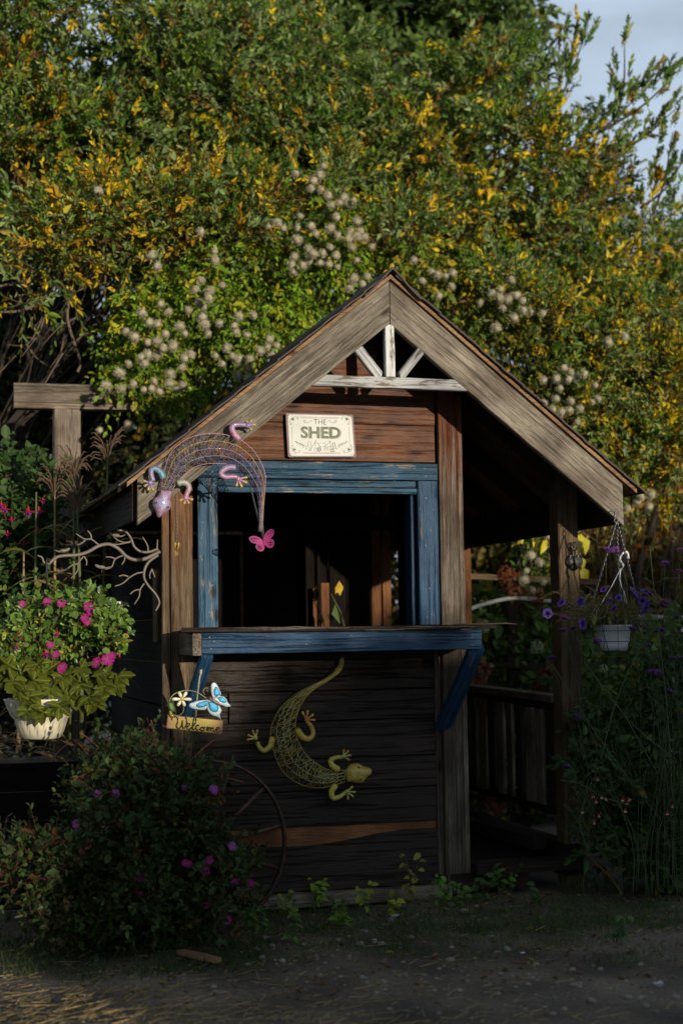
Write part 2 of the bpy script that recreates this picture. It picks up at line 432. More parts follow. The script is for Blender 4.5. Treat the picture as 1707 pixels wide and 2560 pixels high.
# ---------------------------------------------------------------- foliage
def mesh_np(name, V, F, C, mat):
    me = bpy.data.meshes.new(name)
    me.vertices.add(len(V)); me.vertices.foreach_set('co', V.astype(np.float32).ravel())
    k = F.shape[1]
    me.loops.add(F.size); me.loops.foreach_set('vertex_index', F.astype(np.int32).ravel())
    me.polygons.add(len(F)); me.polygons.foreach_set('loop_start', np.arange(0, F.size, k, dtype=np.int32))
    me.update(calc_edges=True)
    a = me.color_attributes.new('Col', 'FLOAT_COLOR', 'POINT')
    a.data.foreach_set('color', np.c_[C, np.ones(len(C))].astype(np.float32).ravel())
    me.materials.append(mat)
    return me
def nrm(a): return a/np.maximum(np.linalg.norm(a, axis=-1, keepdims=True), 1e-9)
SHAPES = {'lance': [(.32, .5), (.68, .38)], 'oval': [(.3, .5), (.72, .42)], 'heart': [(.18, .5), (.6, .4)], 'blade': [(.15, .5), (.6, .35)]}
def leaf_arrays(P, D, N, L, Wd, C, shape='lance', fold=.28, curl=.15):
    """one folded six-point leaf per row"""
    D = nrm(D); N = nrm(N-D*np.sum(N*D, 1, keepdims=True)); S = np.cross(D, N)
    L = L[:, None]; Wd = Wd[:, None]
    (a, wa), (b, wb) = SHAPES[shape]
    c = curl
    p0 = P; p5 = P+D*L-N*L*c
    l1 = P+D*L*a+S*Wd*wa+N*Wd*fold; l2 = P+D*L*b+S*Wd*wb+N*Wd*fold*.8-N*L*c*.4
    r1 = P+D*L*a-S*Wd*wa+N*Wd*fold; r2 = P+D*L*b-S*Wd*wb+N*Wd*fold*.8-N*L*c*.4
    V = np.stack([p0, l1, l2, p5, r2, r1], 1).reshape(-1, 3)
    i = np.arange(len(P))[:, None]*6
    F = np.concatenate([i+np.array([[0, 1, 2, 3]]), i+np.array([[0, 3, 4, 5]])], 0)
    return V, F, np.repeat(C, 6, 0)
class Leaves:
    def __init__(s): s.P = []; s.D = []; s.N = []; s.L = []; s.W = []; s.C = []
    def add(s, P, D, N, L, W_, C):
        s.P.append(P); s.D.append(D); s.N.append(N); s.L.append(L); s.W.append(W_); s.C.append(C)
    def arr(s): return [np.concatenate(k) for k in (s.P, s.D, s.N, s.L, s.W, s.C)]
    def build(s, name, parent, mat='leaf', shape='lance', singles=0, fold=.28, curl=.15, variants=6):
        P, D, N, L, W_, C = s.arr()
        keep = np.ones(len(P), bool)
        if singles:
            # the leaves that show largest become parts of their own, sharing a few meshes
            cs = np.linalg.norm(P-CAMP, axis=1)
            size = L*W_*np.abs(np.sum(nrm(N)*nrm(P-CAMP), 1))/cs**2
            idx = np.argsort(-size)[:singles]
            keep[idx] = False
            vs = []
            for k in range(variants):
                q = idx[(k*len(idx))//variants]
                V, F, CC = leaf_arrays(np.zeros((1, 3)), np.array([[1., 0, 0]]), np.array([[0, 0, 1.]]), np.array([1.]), np.array([W_[idx].mean()/L[idx].mean()]), C[q:q+1], shape, fold, curl)
                vs.append(mesh_np('leaf', V, F, CC, M[mat]))
            vc = np.array([C[idx[(k*len(idx))//variants]] for k in range(variants)])
            for q in idx:
                k = int(np.argmin(np.sum((vc-C[q])**2, 1)+RNG.random(variants)*1e-4))
                d = Vector(D[q]).normalized(); n = Vector(N[q]); n = (n-d*n.dot(d)).normalized(); y = n.cross(d)
                l = float(L[q])
                m = Matrix(((d.x*l, y.x*l, n.x*l, P[q][0]), (d.y*l, y.y*l, n.y*l, P[q][1]), (d.z*l, y.z*l, n.z*l, P[q][2]), (0, 0, 0, 1)))
                link('leaf', vs[k], None, parent, m)
        if keep.any():
            V, F, CC = leaf_arrays(P[keep], D[keep], N[keep], L[keep], W_[keep], C[keep], shape, fold, curl)
            return link(name, mesh_np(name, V, F, CC, M[mat]), None, parent, kind='stuff')
def lines_mesh(name, A, B, r, C, mat, parent, kind='stuff'):
    """three-sided sticks from A to B"""
    D = nrm(B-A); ref = np.where(np.abs(D[:, 2:3]) > .9, np.array([[1., 0, 0]]), np.array([[0, 0, 1.]]))
    X = nrm(np.cross(D, ref)); Y = np.cross(D, X)
    r = np.broadcast_to(np.asarray(r, float), (len(A),))[:, None]
    V = []
    for E, q in ((A, 1.0), (B, .6)):
        for k in range(3):
            th = k*2*math.pi/3
            V.append(E+(X*math.cos(th)+Y*math.sin(th))*r*q)
    V = np.stack(V, 1).reshape(-1, 3)
    i = np.arange(len(A))[:, None]*6
    F = np.concatenate([i+np.array([[k, (k+1) % 3, 3+(k+1) % 3, 3+k]]) for k in range(3)], 0)
    return link(name, mesh_np(name, V, F, np.repeat(C, 6, 0), M[mat]), None, parent, kind=kind)
def sprays(lv, P0, D0, Lt, K, ll, lw, ang=.75, droop=.25, col=None, face=(0, -.6, .8), var=.25, sticks=None, stickcol=(.09, .05, .03), t0=.12, nj=.6):
    """M twigs of K leaves; col: (M,3) twig colour or function"""
    m = len(P0); D0 = nrm(D0)
    t = np.linspace(t0, 1, K)[None, :, None]
    Lt = Lt[:, None, None]
    bend = np.array([0, 0, -1.])*droop
    pos = P0[:, None]+D0[:, None]*Lt*t+bend*Lt*t**2
    tang = nrm(D0[:, None]+2*bend*t)
    side = nrm(np.cross(tang, RNG.normal(size=(m, 1, 3))))
    s2 = np.cross(tang, side)
    ph = (np.arange(K)*2.4)[None, :, None]+RNG.random((m, 1, 1))*6.3
    sd = side*np.cos(ph)+s2*np.sin(ph)
    a = ang*(1.15-.55*t)+RNG.normal(size=(m, K, 1))*.15
    D = tang*np.cos(a)+sd*np.sin(a)
    N = np.array(face)[None, None]+RNG.normal(size=(m, K, 3))*nj
    if m > 6:
        sw = RNG.random((m, K)) < .3
        C0 = np.repeat(col[:, None], K, 1); C0[sw] = col[RNG.integers(0, m, sw.sum())]*.5+C0[sw]*.5
    else: C0 = np.repeat(col[:, None], K, 1)
    sz = (1-.35*np.abs(t-.5)*2)*np.clip(1+RNG.normal(size=(m, K, 1))*.28, .45, 1.8)
    C = C0*np.clip(1+RNG.normal(size=(m, K, 1))*var, .35, 2)
    lv.add(pos.reshape(-1, 3), D.reshape(-1, 3), N.reshape(-1, 3), (ll*sz).ravel(), (lw*sz).ravel()*np.clip(1+RNG.normal(size=m*K)*.15, .6, 1.4), C.reshape(-1, 3))
    if sticks is not None:
        e1 = P0+D0*Lt[:, 0]*.55+bend*Lt[:, 0]*.3; e2 = P0+D0*Lt[:, 0]+bend*Lt[:, 0]
        sticks.append((P0, e1, stickcol)); sticks.append((e1, e2, stickcol))
def build_sticks(st, name, parent, r=.002, mat='twig'):
    A = np.concatenate([s[0] for s in st]); B = np.concatenate([s[1] for s in st])
    C = np.concatenate([np.repeat(np.array([s[2]]), len(s[0]), 0) for s in st])
    return lines_mesh(name, A, B, r, C, mat, parent)

# ================================================================ ground
def gmat():
    m, nt, b = nodes('soil path')
    L = nt.links.new
    tc = nt.nodes.new('ShaderNodeTexCoord')
    n1 = nt.nodes.new('ShaderNodeTexNoise'); n1.inputs['Scale'].default_value = 2.2; n1.inputs['Detail'].default_value = 9; L(tc.outputs['Object'], n1.inputs['Vector'])
    r1 = ramp(nt, [(.3, (.022, .016, .011)), (.5, (.085, .066, .049)), (.7, (.16, .13, .10))]); L(n1.outputs['Fac'], r1.inputs['Fac'])
    n2 = nt.nodes.new('ShaderNodeTexNoise'); n2.inputs['Scale'].default_value = 90; n2.inputs['Detail'].default_value = 6; L(tc.outputs['Object'], n2.inputs['Vector'])
    r2 = ramp(nt, [(.3, (.45, .45, .45)), (.7, (1.5, 1.45, 1.4))]); L(n2.outputs['Fac'], r2.inputs['Fac'])
    L(mix(nt, r1.outputs[0], r2.outputs[0], 1.0, 'MULTIPLY'), b.inputs['Base Color'])
    b.inputs['Roughness'].default_value = .95
    n3 = nt.nodes.new('ShaderNodeTexNoise'); n3.inputs['Scale'].default_value = 40; n3.inputs['Detail'].default_value = 8; L(tc.outputs['Object'], n3.inputs['Vector'])
    bp = nt.nodes.new('ShaderNodeBump'); bp.inputs['Strength'].default_value = 1; bp.inputs['Distance'].default_value = .012; L(n3.outputs['Fac'], bp.inputs['Height']); L(bp.outputs[0], b.inputs['Normal'])
    return m
M['soil'] = gmat()
def gz(x, y):
    f = max(0.0, min(1.0, (5.0-abs(x))/2))*max(0.0, min(1.0, (5.5-abs(y+1.5))/2))
    return f*(.022*noise.noise((x*1.3, y*1.3, 0))+.010*noise.noise((x*5, y*5, 3))+.006*noise.noise((x*16, y*16, 5)))
nx, ny = 180, 170
xs = np.linspace(-6, 6, nx); ys = np.linspace(-7.5, 4.5, ny)
V = np.array([(x, y, gz(x, y)) for y in ys for x in xs])
i = (np.arange(ny-1)[:, None]*nx+np.arange(nx-1)[None]).ravel()[:, None]
F = i+np.array([[0, 1, nx+1, nx]])
# join the fine patch to a sheet that reaches the horizon
g = G()
g.add([tuple(v) for v in V], [tuple(q) for q in F])
rim = [0, nx-1, nx*ny-1, nx*(ny-1)]
far = [(-150, -150, 0), (150, -150, 0), (150, 150, 0), (-150, 150, 0)]
n0 = len(g.v); g.v += far; g.c += [(1, 1, 1)]*4
sides = [[j for j in range(nx)], [j*nx+nx-1 for j in range(ny)], [nx*(ny-1)+j for j in range(nx-1, -1, -1)], [j*nx for j in range(ny-1, -1, -1)]]
for k, sd_ in enumerate(sides):
    g.f.append(tuple(sd_[::-1]+[n0+k, n0+(k+1) % 4])); g.m.append(0)
link('ground', g.mesh('ground', True), M['soil'], kind='structure')

# ================================================================ the shed
RX, RZ, SL = -.06, 2.651, .805
TH = math.atan(SL)
shed = thing('garden_shed', 'weathered brown timber shed with a blue framed serving window and gabled roof', 'shed', (-.06, 0, 0))
def nl(n, kind='nail', r=.003, e=.06): 
    out = []
    for k in range(n):
        u = e+(1-2*e)*k/max(1, n-1)
        out += [(u+random.uniform(-.004, .004), .55+random.uniform(-.15, .15)), (u+random.uniform(-.004, .004), -.55+random.uniform(-.15, .15))]
    return (kind, out, r)

# barge boards
vt = .187
def slopept(s, x, dz, y): return (RX+s*x, y, RZ-SL*x+dz)
WB = vt*math.cos(TH)
for s in (-1, 1):
    L0 = 0.002
    xe = 1.075 if s < 0 else 1.06
    a = slopept(s, L0, -vt/2, -.281); b_ = slopept(s, xe, -vt/2, -.281)
    # vertical cuts at both ends; the local Y of the board points up on one side and down on the other
    X = Vector(b_)-Vector(a); X.normalize(); Z = Vector((0, -1, 0)); Y = Z.cross(X)
    sh = (Vector((0, 0, 1)).dot(X))/(Vector((0, 0, 1)).dot(Y))
    bd = board('barge_board', a, b_, WB, .038, 'barge', shed, sh0=sh, sh1=sh, seg=22, jit=.0015,
               nails=('nail', [(u, v) for u, v in ((.03, .6), (.05, -.55), (.2, .62), (.33, .05), (.37, -.5), (.47, .55), (.6, -.1), (.68, .6), (.8, .5), (.85, -.4), (.955, .3), (.965, -.5))], .0032))
# roof: decks, shingles in courses, ridge caps
roof = G()
for s in (-1, 1):
    for (t0, t1, y0, y1) in ((.0, .014, -.318, 1.72),):
        p = [slopept(s, 0, t0+.002, 0), slopept(s, 1.12, t0+.002, 0), slopept(s, 1.12, t1+.006, 0), slopept(s, 0, t1+.006, 0)]
        v = [(q[0], y0, q[2]) for q in p]+[(q[0], y1, q[2]) for q in p]
        f = [(0, 1, 2, 3), (7, 6, 5, 4), (0, 4, 5, 1), (1, 5, 6, 2), (2, 6, 7, 3), (3, 7, 4, 0)]
        roof.add(v, f if s < 0 else [q[::-1] for q in f])
ro = roof.obj('roof', M['deckedge'], shed)
NC = 12
sme = []
for k in range(4):
    g = G(); n = 5; v = []
    for i in range(n+1):
        x = .12*i/n
        for (yy, zz) in ((0, 0), (.215, 0)):
            for tz in (0, .007):
                v.append((x*1.08, yy-.001+random.uniform(-.002, .002), tz+.010*(1-i/n)*0+.004*noise.noise((x*20+k*7, yy*9, 1))))
    f = []
    for i in range(n):
        a = i*4; f += [(a+1, a+5, a+7, a+3), (a, a+2, a+6, a+4), (a, a+4, a+5, a+1), (a+2, a+3, a+7, a+6)]
    f += [(0, 1, 3, 2), (n*4, n*4+2, n*4+3, n*4+1)]
    g.add(v, f); me = g.mesh('shingle'); me.materials.append(M['shingle']); sme.append(me)
for s in (-1, 1):
    Xd = Vector((s*math.cos(TH), 0, -math.sin(TH))); Zd = Vector((s*math.sin(TH), 0, math.cos(TH))); Yd = Zd.cross(Xd)
    for c in range(NC):
        for k in range(9):
            x = .015+c*.094
            y = -.335+k*.23+(.06 if c % 2 else 0)*(1 if k else 0)+random.uniform(-.004, .004)
            if s > 0: y0 = y+.215
            else: y0 = y
            tilt = .03+random.uniform(0, .025)
            p = Vector(slopept(s, x, .020, 0)); p.y = y if Yd.y > 0 else y+.215
            rot = Matrix(((Xd.x, Yd.x, Zd.x, p.x), (Xd.y, Yd.y, Zd.y, p.y), (Xd.z, Yd.z, Zd.z, p.z), (0, 0, 0, 1))) @ Matrix.Translation((0, 0, .003)) @ Matrix.Rotation(-tilt*0+(-.04+tilt*.3), 4, 'Y')
            link('shingle', sme[(c*3+k) % 4], None, ro, rot)
            if k and k % 3 == 0 and c % 2 == 0: pass
# ridge caps, bent over the ridge
cg = G(); n = 9; v = []
for yy in (0, .26):
    for (rr, tt) in ((0, 0), (0, 1)):
        for i in range(n):
            u = -1+2*i/(n-1)
            x = u*.125
            z = -abs(x)*SL + .026*(math.exp(-(x/.06)**2)) + tt*.010+.003+yy*.03
            v.append((x, yy, z))
f = []
for i in range(n-1):
    f += [(n+i, n+i+1, 3*n+i+1, 3*n+i), (i, 2*n+i, 2*n+i+1, i+1), (i, i+1, n+i+1, n+i), (2*n+i, 3*n+i, 3*n+i+1, 2*n+i+1)]
f += [(0, n, 3*n, 2*n), (n-1, 3*n-1, 4*n-1, 2*n-1)]
cg.add(v, f); cm = cg.mesh('ridge_cap'); cm.materials.append(M['shingle'])
for k in range(9):
    link('ridge_cap', cm, None, ro, Matrix.Translation((RX+random.uniform(-.003, .003), -.345+k*.232, RZ+.008)))
# eave fascias and rafters
for s in (-1, 1):
    xx = RX+s*(1.082 if s < 0 else 1.066)
    board('fascia_board', (xx, -.258, RZ-SL*1.08-.085), (xx, 1.71, RZ-SL*1.08-.085), .155, .02, 'darkwood', shed, face=(s, 0, 0))
for k, y in enumerate((.06, .6, 1.15, 1.62)):
    for s in (-1, 1):
        a = slopept(s, .02, -.055, y); b_ = slopept(s, 1.05, -.055, y)
        board('rafter', a, b_, .085, .036, 'darkwood', shed, face=(0, -1, 0), seg=3)
# gable truss in front: collar beam, king post, two struts
beam = board('collar_beam', (-.41, -.279, 2.212), (.285, -.279, 2.209), .047, .036, 'white', shed, seg=10, nails=('nail', [(.02, 0), (.97, .2)], .003))
a, b_ = at(973, 812, -.28), at(973, 948, -.28)
board('king_post', (RX-.002, -.279, RZ-vt-.005), (RX+.001, -.279, 2.236), .042, .036, 'white', shed, sh0=0, seg=4, nails=('nail', [(.62, .1)], .0025))
p0, p1 = at(893, 872, -.279), at(950, 945, -.279)
board('strut', p0, p1, .040, .034, 'white', shed, seg=4, sh0=.25, sh1=-.75)
p0, p1 = at(1050, 878, -.279), at(998, 944, -.279)
board('strut', p0, p1, .036, .034, 'white', shed, seg=4, sh0=.25, sh1=.75)

# front wall siding
XL, XR = -.985, .236
def lim(z, side):   # where the roof line cuts the wall
    r = (RZ-.03-z)/SL
    return max(XL, RX-r) if side < 0 else RX+r
rows_up = [1.906, 2.073, 2.238, 2.405, 2.56]
for k in range(4):
    z0, z1 = rows_up[k], rows_up[k+1]-.002
    zm = (z0+z1)/2
    xl = lim(zm, -1)
    xr = min(XR, RX+(RZ-.03-zm)/SL)
    if k >= 2: xr = -.03
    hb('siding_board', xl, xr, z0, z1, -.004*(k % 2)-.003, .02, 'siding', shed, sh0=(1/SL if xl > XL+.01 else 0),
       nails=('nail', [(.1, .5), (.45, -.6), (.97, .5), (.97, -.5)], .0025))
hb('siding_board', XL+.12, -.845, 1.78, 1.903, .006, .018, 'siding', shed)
# jagged filler so that no light leaks
gb = G()
pp = [(-.80, 1.905), (.3, 1.905), (.3, 2.26), (-.02, 2.26), (-.02, 2.56), (-.16, 2.50)]
gb.plate([(x, .024, z) for x, z in pp], .01)
gb.obj('backing_panel', M['darkwood'], shed)
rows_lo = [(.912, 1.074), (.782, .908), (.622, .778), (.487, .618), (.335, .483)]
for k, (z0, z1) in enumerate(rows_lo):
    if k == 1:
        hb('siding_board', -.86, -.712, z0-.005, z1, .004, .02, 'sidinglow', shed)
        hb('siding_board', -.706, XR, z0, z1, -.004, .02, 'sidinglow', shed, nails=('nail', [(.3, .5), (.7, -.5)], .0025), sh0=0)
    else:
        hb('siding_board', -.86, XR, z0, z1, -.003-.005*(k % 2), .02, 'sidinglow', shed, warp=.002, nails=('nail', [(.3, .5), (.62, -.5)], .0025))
hb('plywood_patch', -.86, XR-.008, .235, .36, .010, .012, 'ply', shed, seg=4)
# the lowest board with a wavy top edge
g = G(); n = 26; v = []
for i in range(n+1):
    x = -.86+(XR-.004+.86)*i/n
    u = i/n
    top_ = .252+.045*(1/(1+math.exp(-(u-.62)*11)))+.006*math.sin(u*9)
    for yy in (-.008, .012):
        v += [(x, yy, .065+.004*math.sin(i*1.7)), (x, yy, top_)]
f = []
for i in range(n):
    a = i*4; f += [(a, a+4, a+5, a+1), (a+2, a+3, a+7, a+6), (a+1, a+5, a+7, a+3), (a, a+2, a+6, a+4)]
f += [(0, 1, 3, 2), (n*4, n*4+2, n*4+3, n*4+1)]
g.add([(x+.3, y, z-.2) for x, y, z in v], f)
link('siding_board', g.mesh('siding_board'), M['sidinglow'], shed, Matrix.Translation((-.3, 0, .2)))
hb('backing_panel', -.95, .3, .08, 1.16, .026, .01, 'darkwood', shed, seg=3)
# sill beams at the ground
p = at(620, 2262, -.05)
hb('sill_beam', -.62, .26, .005, .062, -.055, .05, 'greyplain', shed, nails=None)
hb('sill_beam', .262, .62, .03, .105, -.05, .08, 'darkwood', shed)
# corner trim posts
vb('trim_board', -.992, -.962, .05, 1.80, -.022, .03, 'greywood2', shed)
vb('trim_board', -.955, -.862, .05, 1.86, -.026, .022, 'greywood2', shed, nails=('nail', [(.1, .3), (.35, -.2), (.5, .4), (.75, 0)], .003))
vb('trim_board', .243, .328, .02, 2.22, -.034, .03, 'greywood', shed, seg=24, nails=('nail', [(.2, .3), (.4, -.2), (.62, .4)], .003))
vb('trim_board', .332, .356, .02, 2.21, -.028, .06, 'greywood', shed, seg=20)
vb('trim_board', .213, .241, .1, 1.16, -.012, .02, 'greywood', shed)
# blue window frame
wf = thing('x', None, None, (0, 0, 0)) if False else None
hb('window_lintel', -.842, .232, 1.823, 1.898, -.040, .036, 'bluefaded', shed, seg=14, nails=('screw', [(.025, .5), (.06, -.4), (.35, .4), (.36, .35), (.55, -.5), (.9, .4), (.945, .4), (.95, -.5)], .0028))
hb('window_head', -.752, .137, 1.790, 1.819, -.022, .03, 'bluefaded', shed, seg=10)
hb('window_head', -.752, .137, 1.762, 1.787, -.032, .04, 'bluefaded', shed, seg=10)
vb('window_jamb', -.842, -.757, 1.188, 1.820, -.040, .034, 'bluefaded', shed, seg=10, nails=('screw', [(.05, .7), (.3, -.5), (.55, -.6), (.72, .4), (.9, .1)], .003))
vb('window_jamb', .140, .232, 1.188, 1.820, -.040, .034, 'blue', shed, seg=10, nails=('screw', [(.12, -.2), (.2, .5), (.45, -.3), (.75, 0), (.93, .2), (.95, -.3)], .003))
vb('window_jamb', .118, .138, 1.188, 1.762, .0, .09, 'blue', shed, seg=6)
# serving counter
hb('counter_front', -.885, .307, 1.080, 1.163, -.345, .036, 'blue', shed, seg=18, nails=('screw', [(.025, .6), (.04, .2), (.03, -.5), (.36, -.2), (.52, .6), (.7, .5), (.965, .5), (.965, .2), (.965, -.6)], .003))
board('counter_side', (-.905, -.340, 1.118), (-.905, -.03, 1.118), .088, .036, 'barge', shed, face=(-1, 0, 0))
board('counter_side', (.30, -.306, 1.118), (.30, -.03, 1.118), .08, .034, 'blue', shed, face=(1, 0, 0))
ctop = [(-.02, 0), (.19, .003), (.4, .002)]
for k, (y0, y1) in enumerate(((-.372, -.262), (-.258, -.150), (-.146, -.042))):
    xa = -.955+.03*k; xb = .34 if k else .365
    board('counter_board', (xa, (y0+y1)/2, 1.1775-.001*k), (xb, (y0+y1)/2, 1.1765), y1-y0, .019, 'darkwood', shed, face=(0, 0, 1), jit=.006 if k == 0 else .002, seg=30, cham=.002, sh0=.35, warp=-.003)
# splinter strips peeling off the counter edge
g = G()
for k in range(9):
    x0 = random.uniform(-.96, .2); x1 = x0+random.uniform(.1, .35); z = 1.166+random.uniform(0, .022)
    pts = [(x0+(x1-x0)*i/6, -.374-random.uniform(0, .006), z+random.uniform(-.0025, .0025)) for i in range(7)]
    g.tube(pts, [.0005, .002, .003, .003, .0025, .002, .0005], 4)
g.obj('splinters', M['greyplain'], shed, kind='stuff')
# braces
a = Vector((.288, -.325, 1.078)); b_ = at(1108, 1815, -.035)
board('brace', a+Vector((0, 0, .0)), b_, .062, .04, 'blue', shed, face=(0, -1, 0), sh0=-.5, sh1=-.5, nails=('screw', [(.93, .2)], .003))
a = Vector((-.862, -.325, 1.076)); b_ = Vector((-.895, -.03, .80))
board('brace', a, b_, .05, .036, 'blue', shed, face=(0, -1, -.6))
# left side wall: siding boards, studs
for k in range(8):
    z0 = .12+k*.185
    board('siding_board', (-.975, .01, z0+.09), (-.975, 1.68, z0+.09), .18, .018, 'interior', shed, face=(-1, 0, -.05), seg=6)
board('siding_board', (-.99, .14, 1.44), (-.99, .14, 1.13), .10, .018, 'greywood2', shed, face=(-1, 0, 0))
# partition posts, porch
vb('corner_post', .262, .352, .02, 2.2, .012, .09, 'darkwood', shed, seg=6)
board('porch_post', (.873, .055, 2.0), (.873, .055, .02), .098, .105, 'postwood', shed, seg=20, cham=.005, nails=('nail', [(.16, -.1), (.42, .2)], .004))
vb('back_post', .955, 1.02, .02, 1.72, 1.64, .09, 'orangewood', shed, seg=6)
# rear wall: solid planks on the left, spaced slats on the right
x = -.98
k = 0
while x < .02:
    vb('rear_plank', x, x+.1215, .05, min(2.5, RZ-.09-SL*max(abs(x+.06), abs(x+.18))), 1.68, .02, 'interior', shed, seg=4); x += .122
for (xa, xb, mt, zt_) in ((.022, .078, 'interior', 2.2), (.08, .135, 'orangewood', 1.40), (.14, .158, 'interior', 2.2), (.16, .207, 'orangewood', 1.43), (.21, .30, 'interior', 2.2), (.302, .39, 'interior', 2.2), (.392, .447, 'interior', 2.2), (.45, .503, 'orangewood', 2.1), (.512, .562, 'orangewood', 2.1), (.632, .73, 'orangewood', 2.1), (.735, .82, 'darkwood', 2.0)):  # sun patch put into colour: orange planks lit, black ones in shade
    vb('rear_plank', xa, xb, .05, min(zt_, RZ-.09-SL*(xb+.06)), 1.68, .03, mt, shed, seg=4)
for (xa, xb) in ((.078, .137), (.158, .209)):  # black tops over the short planks paint the shade above the sun patch
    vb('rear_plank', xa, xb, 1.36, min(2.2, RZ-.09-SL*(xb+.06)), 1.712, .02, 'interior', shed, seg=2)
hb('rear_rail', .02, 1.0, 1.72, 1.80, 1.655, .024, 'darkwood', shed, seg=3)
gf = G()
gf.add([(-1.0, 1.705, 1.62), (1.0, 1.705, 1.62), (RX, 1.705, RZ-.03), (-1.0, 1.712, 1.62), (1.0, 1.712, 1.62), (RX, 1.712, RZ-.03)], [(0, 1, 2), (5, 4, 3), (0, 3, 4, 1), (1, 4, 5, 2), (2, 5, 3, 0)])
gf.obj('rear_gable', M['darkwood'], shed)
# inner partition beside the porch, stops short of the rear wall
for k in range(6):
    y = .105+k*.119
    board('partition_plank', (.33, y+.058, RZ-.09-SL*.40), (.33, y+.058, .12), .116, .02, 'interior', shed, face=(1, 0, 0), seg=3)
# floor
for k in range(9):
    y = .05+k*.182
    board('floor_board', (-.96, y+.088, .10), (.90, y+.088, .10), .178, .03, 'darkwood', shed, face=(0, 0, 1), seg=3)
# porch side rail along the depth
RX2 = .858
board('top_rail', (RX2, .11, .842), (RX2, 1.62, .862), .088, .034, 'greyplain', shed, face=(0, 0, 1), seg=10)
board('rail_beam', (RX2, .11, .79), (RX2, 1.62, .81), .07, .03, 'darkwood', shed, face=(-1, 0, 0), seg=6)
board('bottom_rail', (RX2, .11, .345), (RX2, 1.62, .36), .07, .034, 'darkwood', shed, face=(-1, 0, 0), seg=6)
for k in range(12):
    y = .155+k*.122
    board('baluster', (RX2-.028, y, .785+.0012*k*3), (RX2-.028, y, .35), .074, .018, 'greyplain' if k % 3 else 'sidinglow', shed, face=(-1, .15*random.uniform(-1, 1), 0), seg=5)
board('sill_beam', (.862, .0, .13), (.80, 1.7, .15), .14, .09, 'darkwood', shed, face=(-1, 0, 0))
board('kerb_beam', (.74, .10, .20), (.55, 1.45, .22), .07, .06, 'darkwood', shed, face=(0, 0, 1))
board('step_board', (.36, -.03, .125), (.86, -.03, .125), .14, .045, 'darkwood', shed, face=(0, 0, 1))
# bracket plate low on the porch post
pc = at(1450, 2087, -.03)
g = G(); g.box(pc.x-.038, pc.x+.038, -.004, 0, pc.z-.038, pc.z+.038)
pl = g.obj('steel_plate', M['plate'], shed, mtx=None)
g = G()
for dx, dz, r in ((-.026, .026, .004), (.026, .026, .004), (-.026, -.026, .004), (.026, -.026, .004), (0, 0, .008)):
    g.tube([(pc.x+dx, -.0065, pc.z+dz), (pc.x+dx, -.003, pc.z+dz)], r, 8)
g.obj('bolt_holes', M['nail'], pl, kind='stuff')
pl.location.y -= .012

# ================================================================ things fixed to or hung from the shed
def z7(X, Y): return (350+X/4.48, 1050+Y/4.48)
def zl(X, Y): return (400+X/2.613, 1600+Y/2.613)
def zb(X, Y): return (X/3.36, 1200+Y/3.36)
def zp(X, Y): return (1350+X/4.392, 1250+Y/4.392)
def zw(X, Y): return (400+X/7.127, 1680+Y/7.127)
def zs(X, Y): return (690+X/7.127, 1000+Y/7.127)
def zr(X, Y): return (1050+X/2.387, 1200+Y/2.387)
def dome(g, pts, cen, h, c=(1, 1, 1), m=0, c2=None, back=.002):
    """outline swelling towards -y"""
    cen = Vector(cen); n = len(pts); v = []; cs = []
    rings = [(1.0, -back), (1.0, 0), (.93, .35), (.78, .68), (.5, .93), (.2, 1.0)]
    for s, k in rings:
        for p in pts:
            q = cen+(Vector(p)-cen)*s; q.y = cen.y-(h*k if k > 0 else k)
            v.append(q); cs.append(c if c2 is None else tuple(a*s+b*(1-s) for a, b in zip(c, c2)))
    v.append(cen+Vector((0, -h*1.02, 0))); cs.append(c2 or c)
    f = [(i*n+j, i*n+(j+1) % n, (i+1)*n+(j+1) % n, (i+1)*n+j) for i in range(len(rings)-1) for j in range(n)]
    k = (len(rings)-1)*n
    f += [(k+j, k+(j+1) % n, len(v)-1) for j in range(n)]
    f.append(tuple(range(n-1, -1, -1)))
    return g.add(v, f, m, cs)
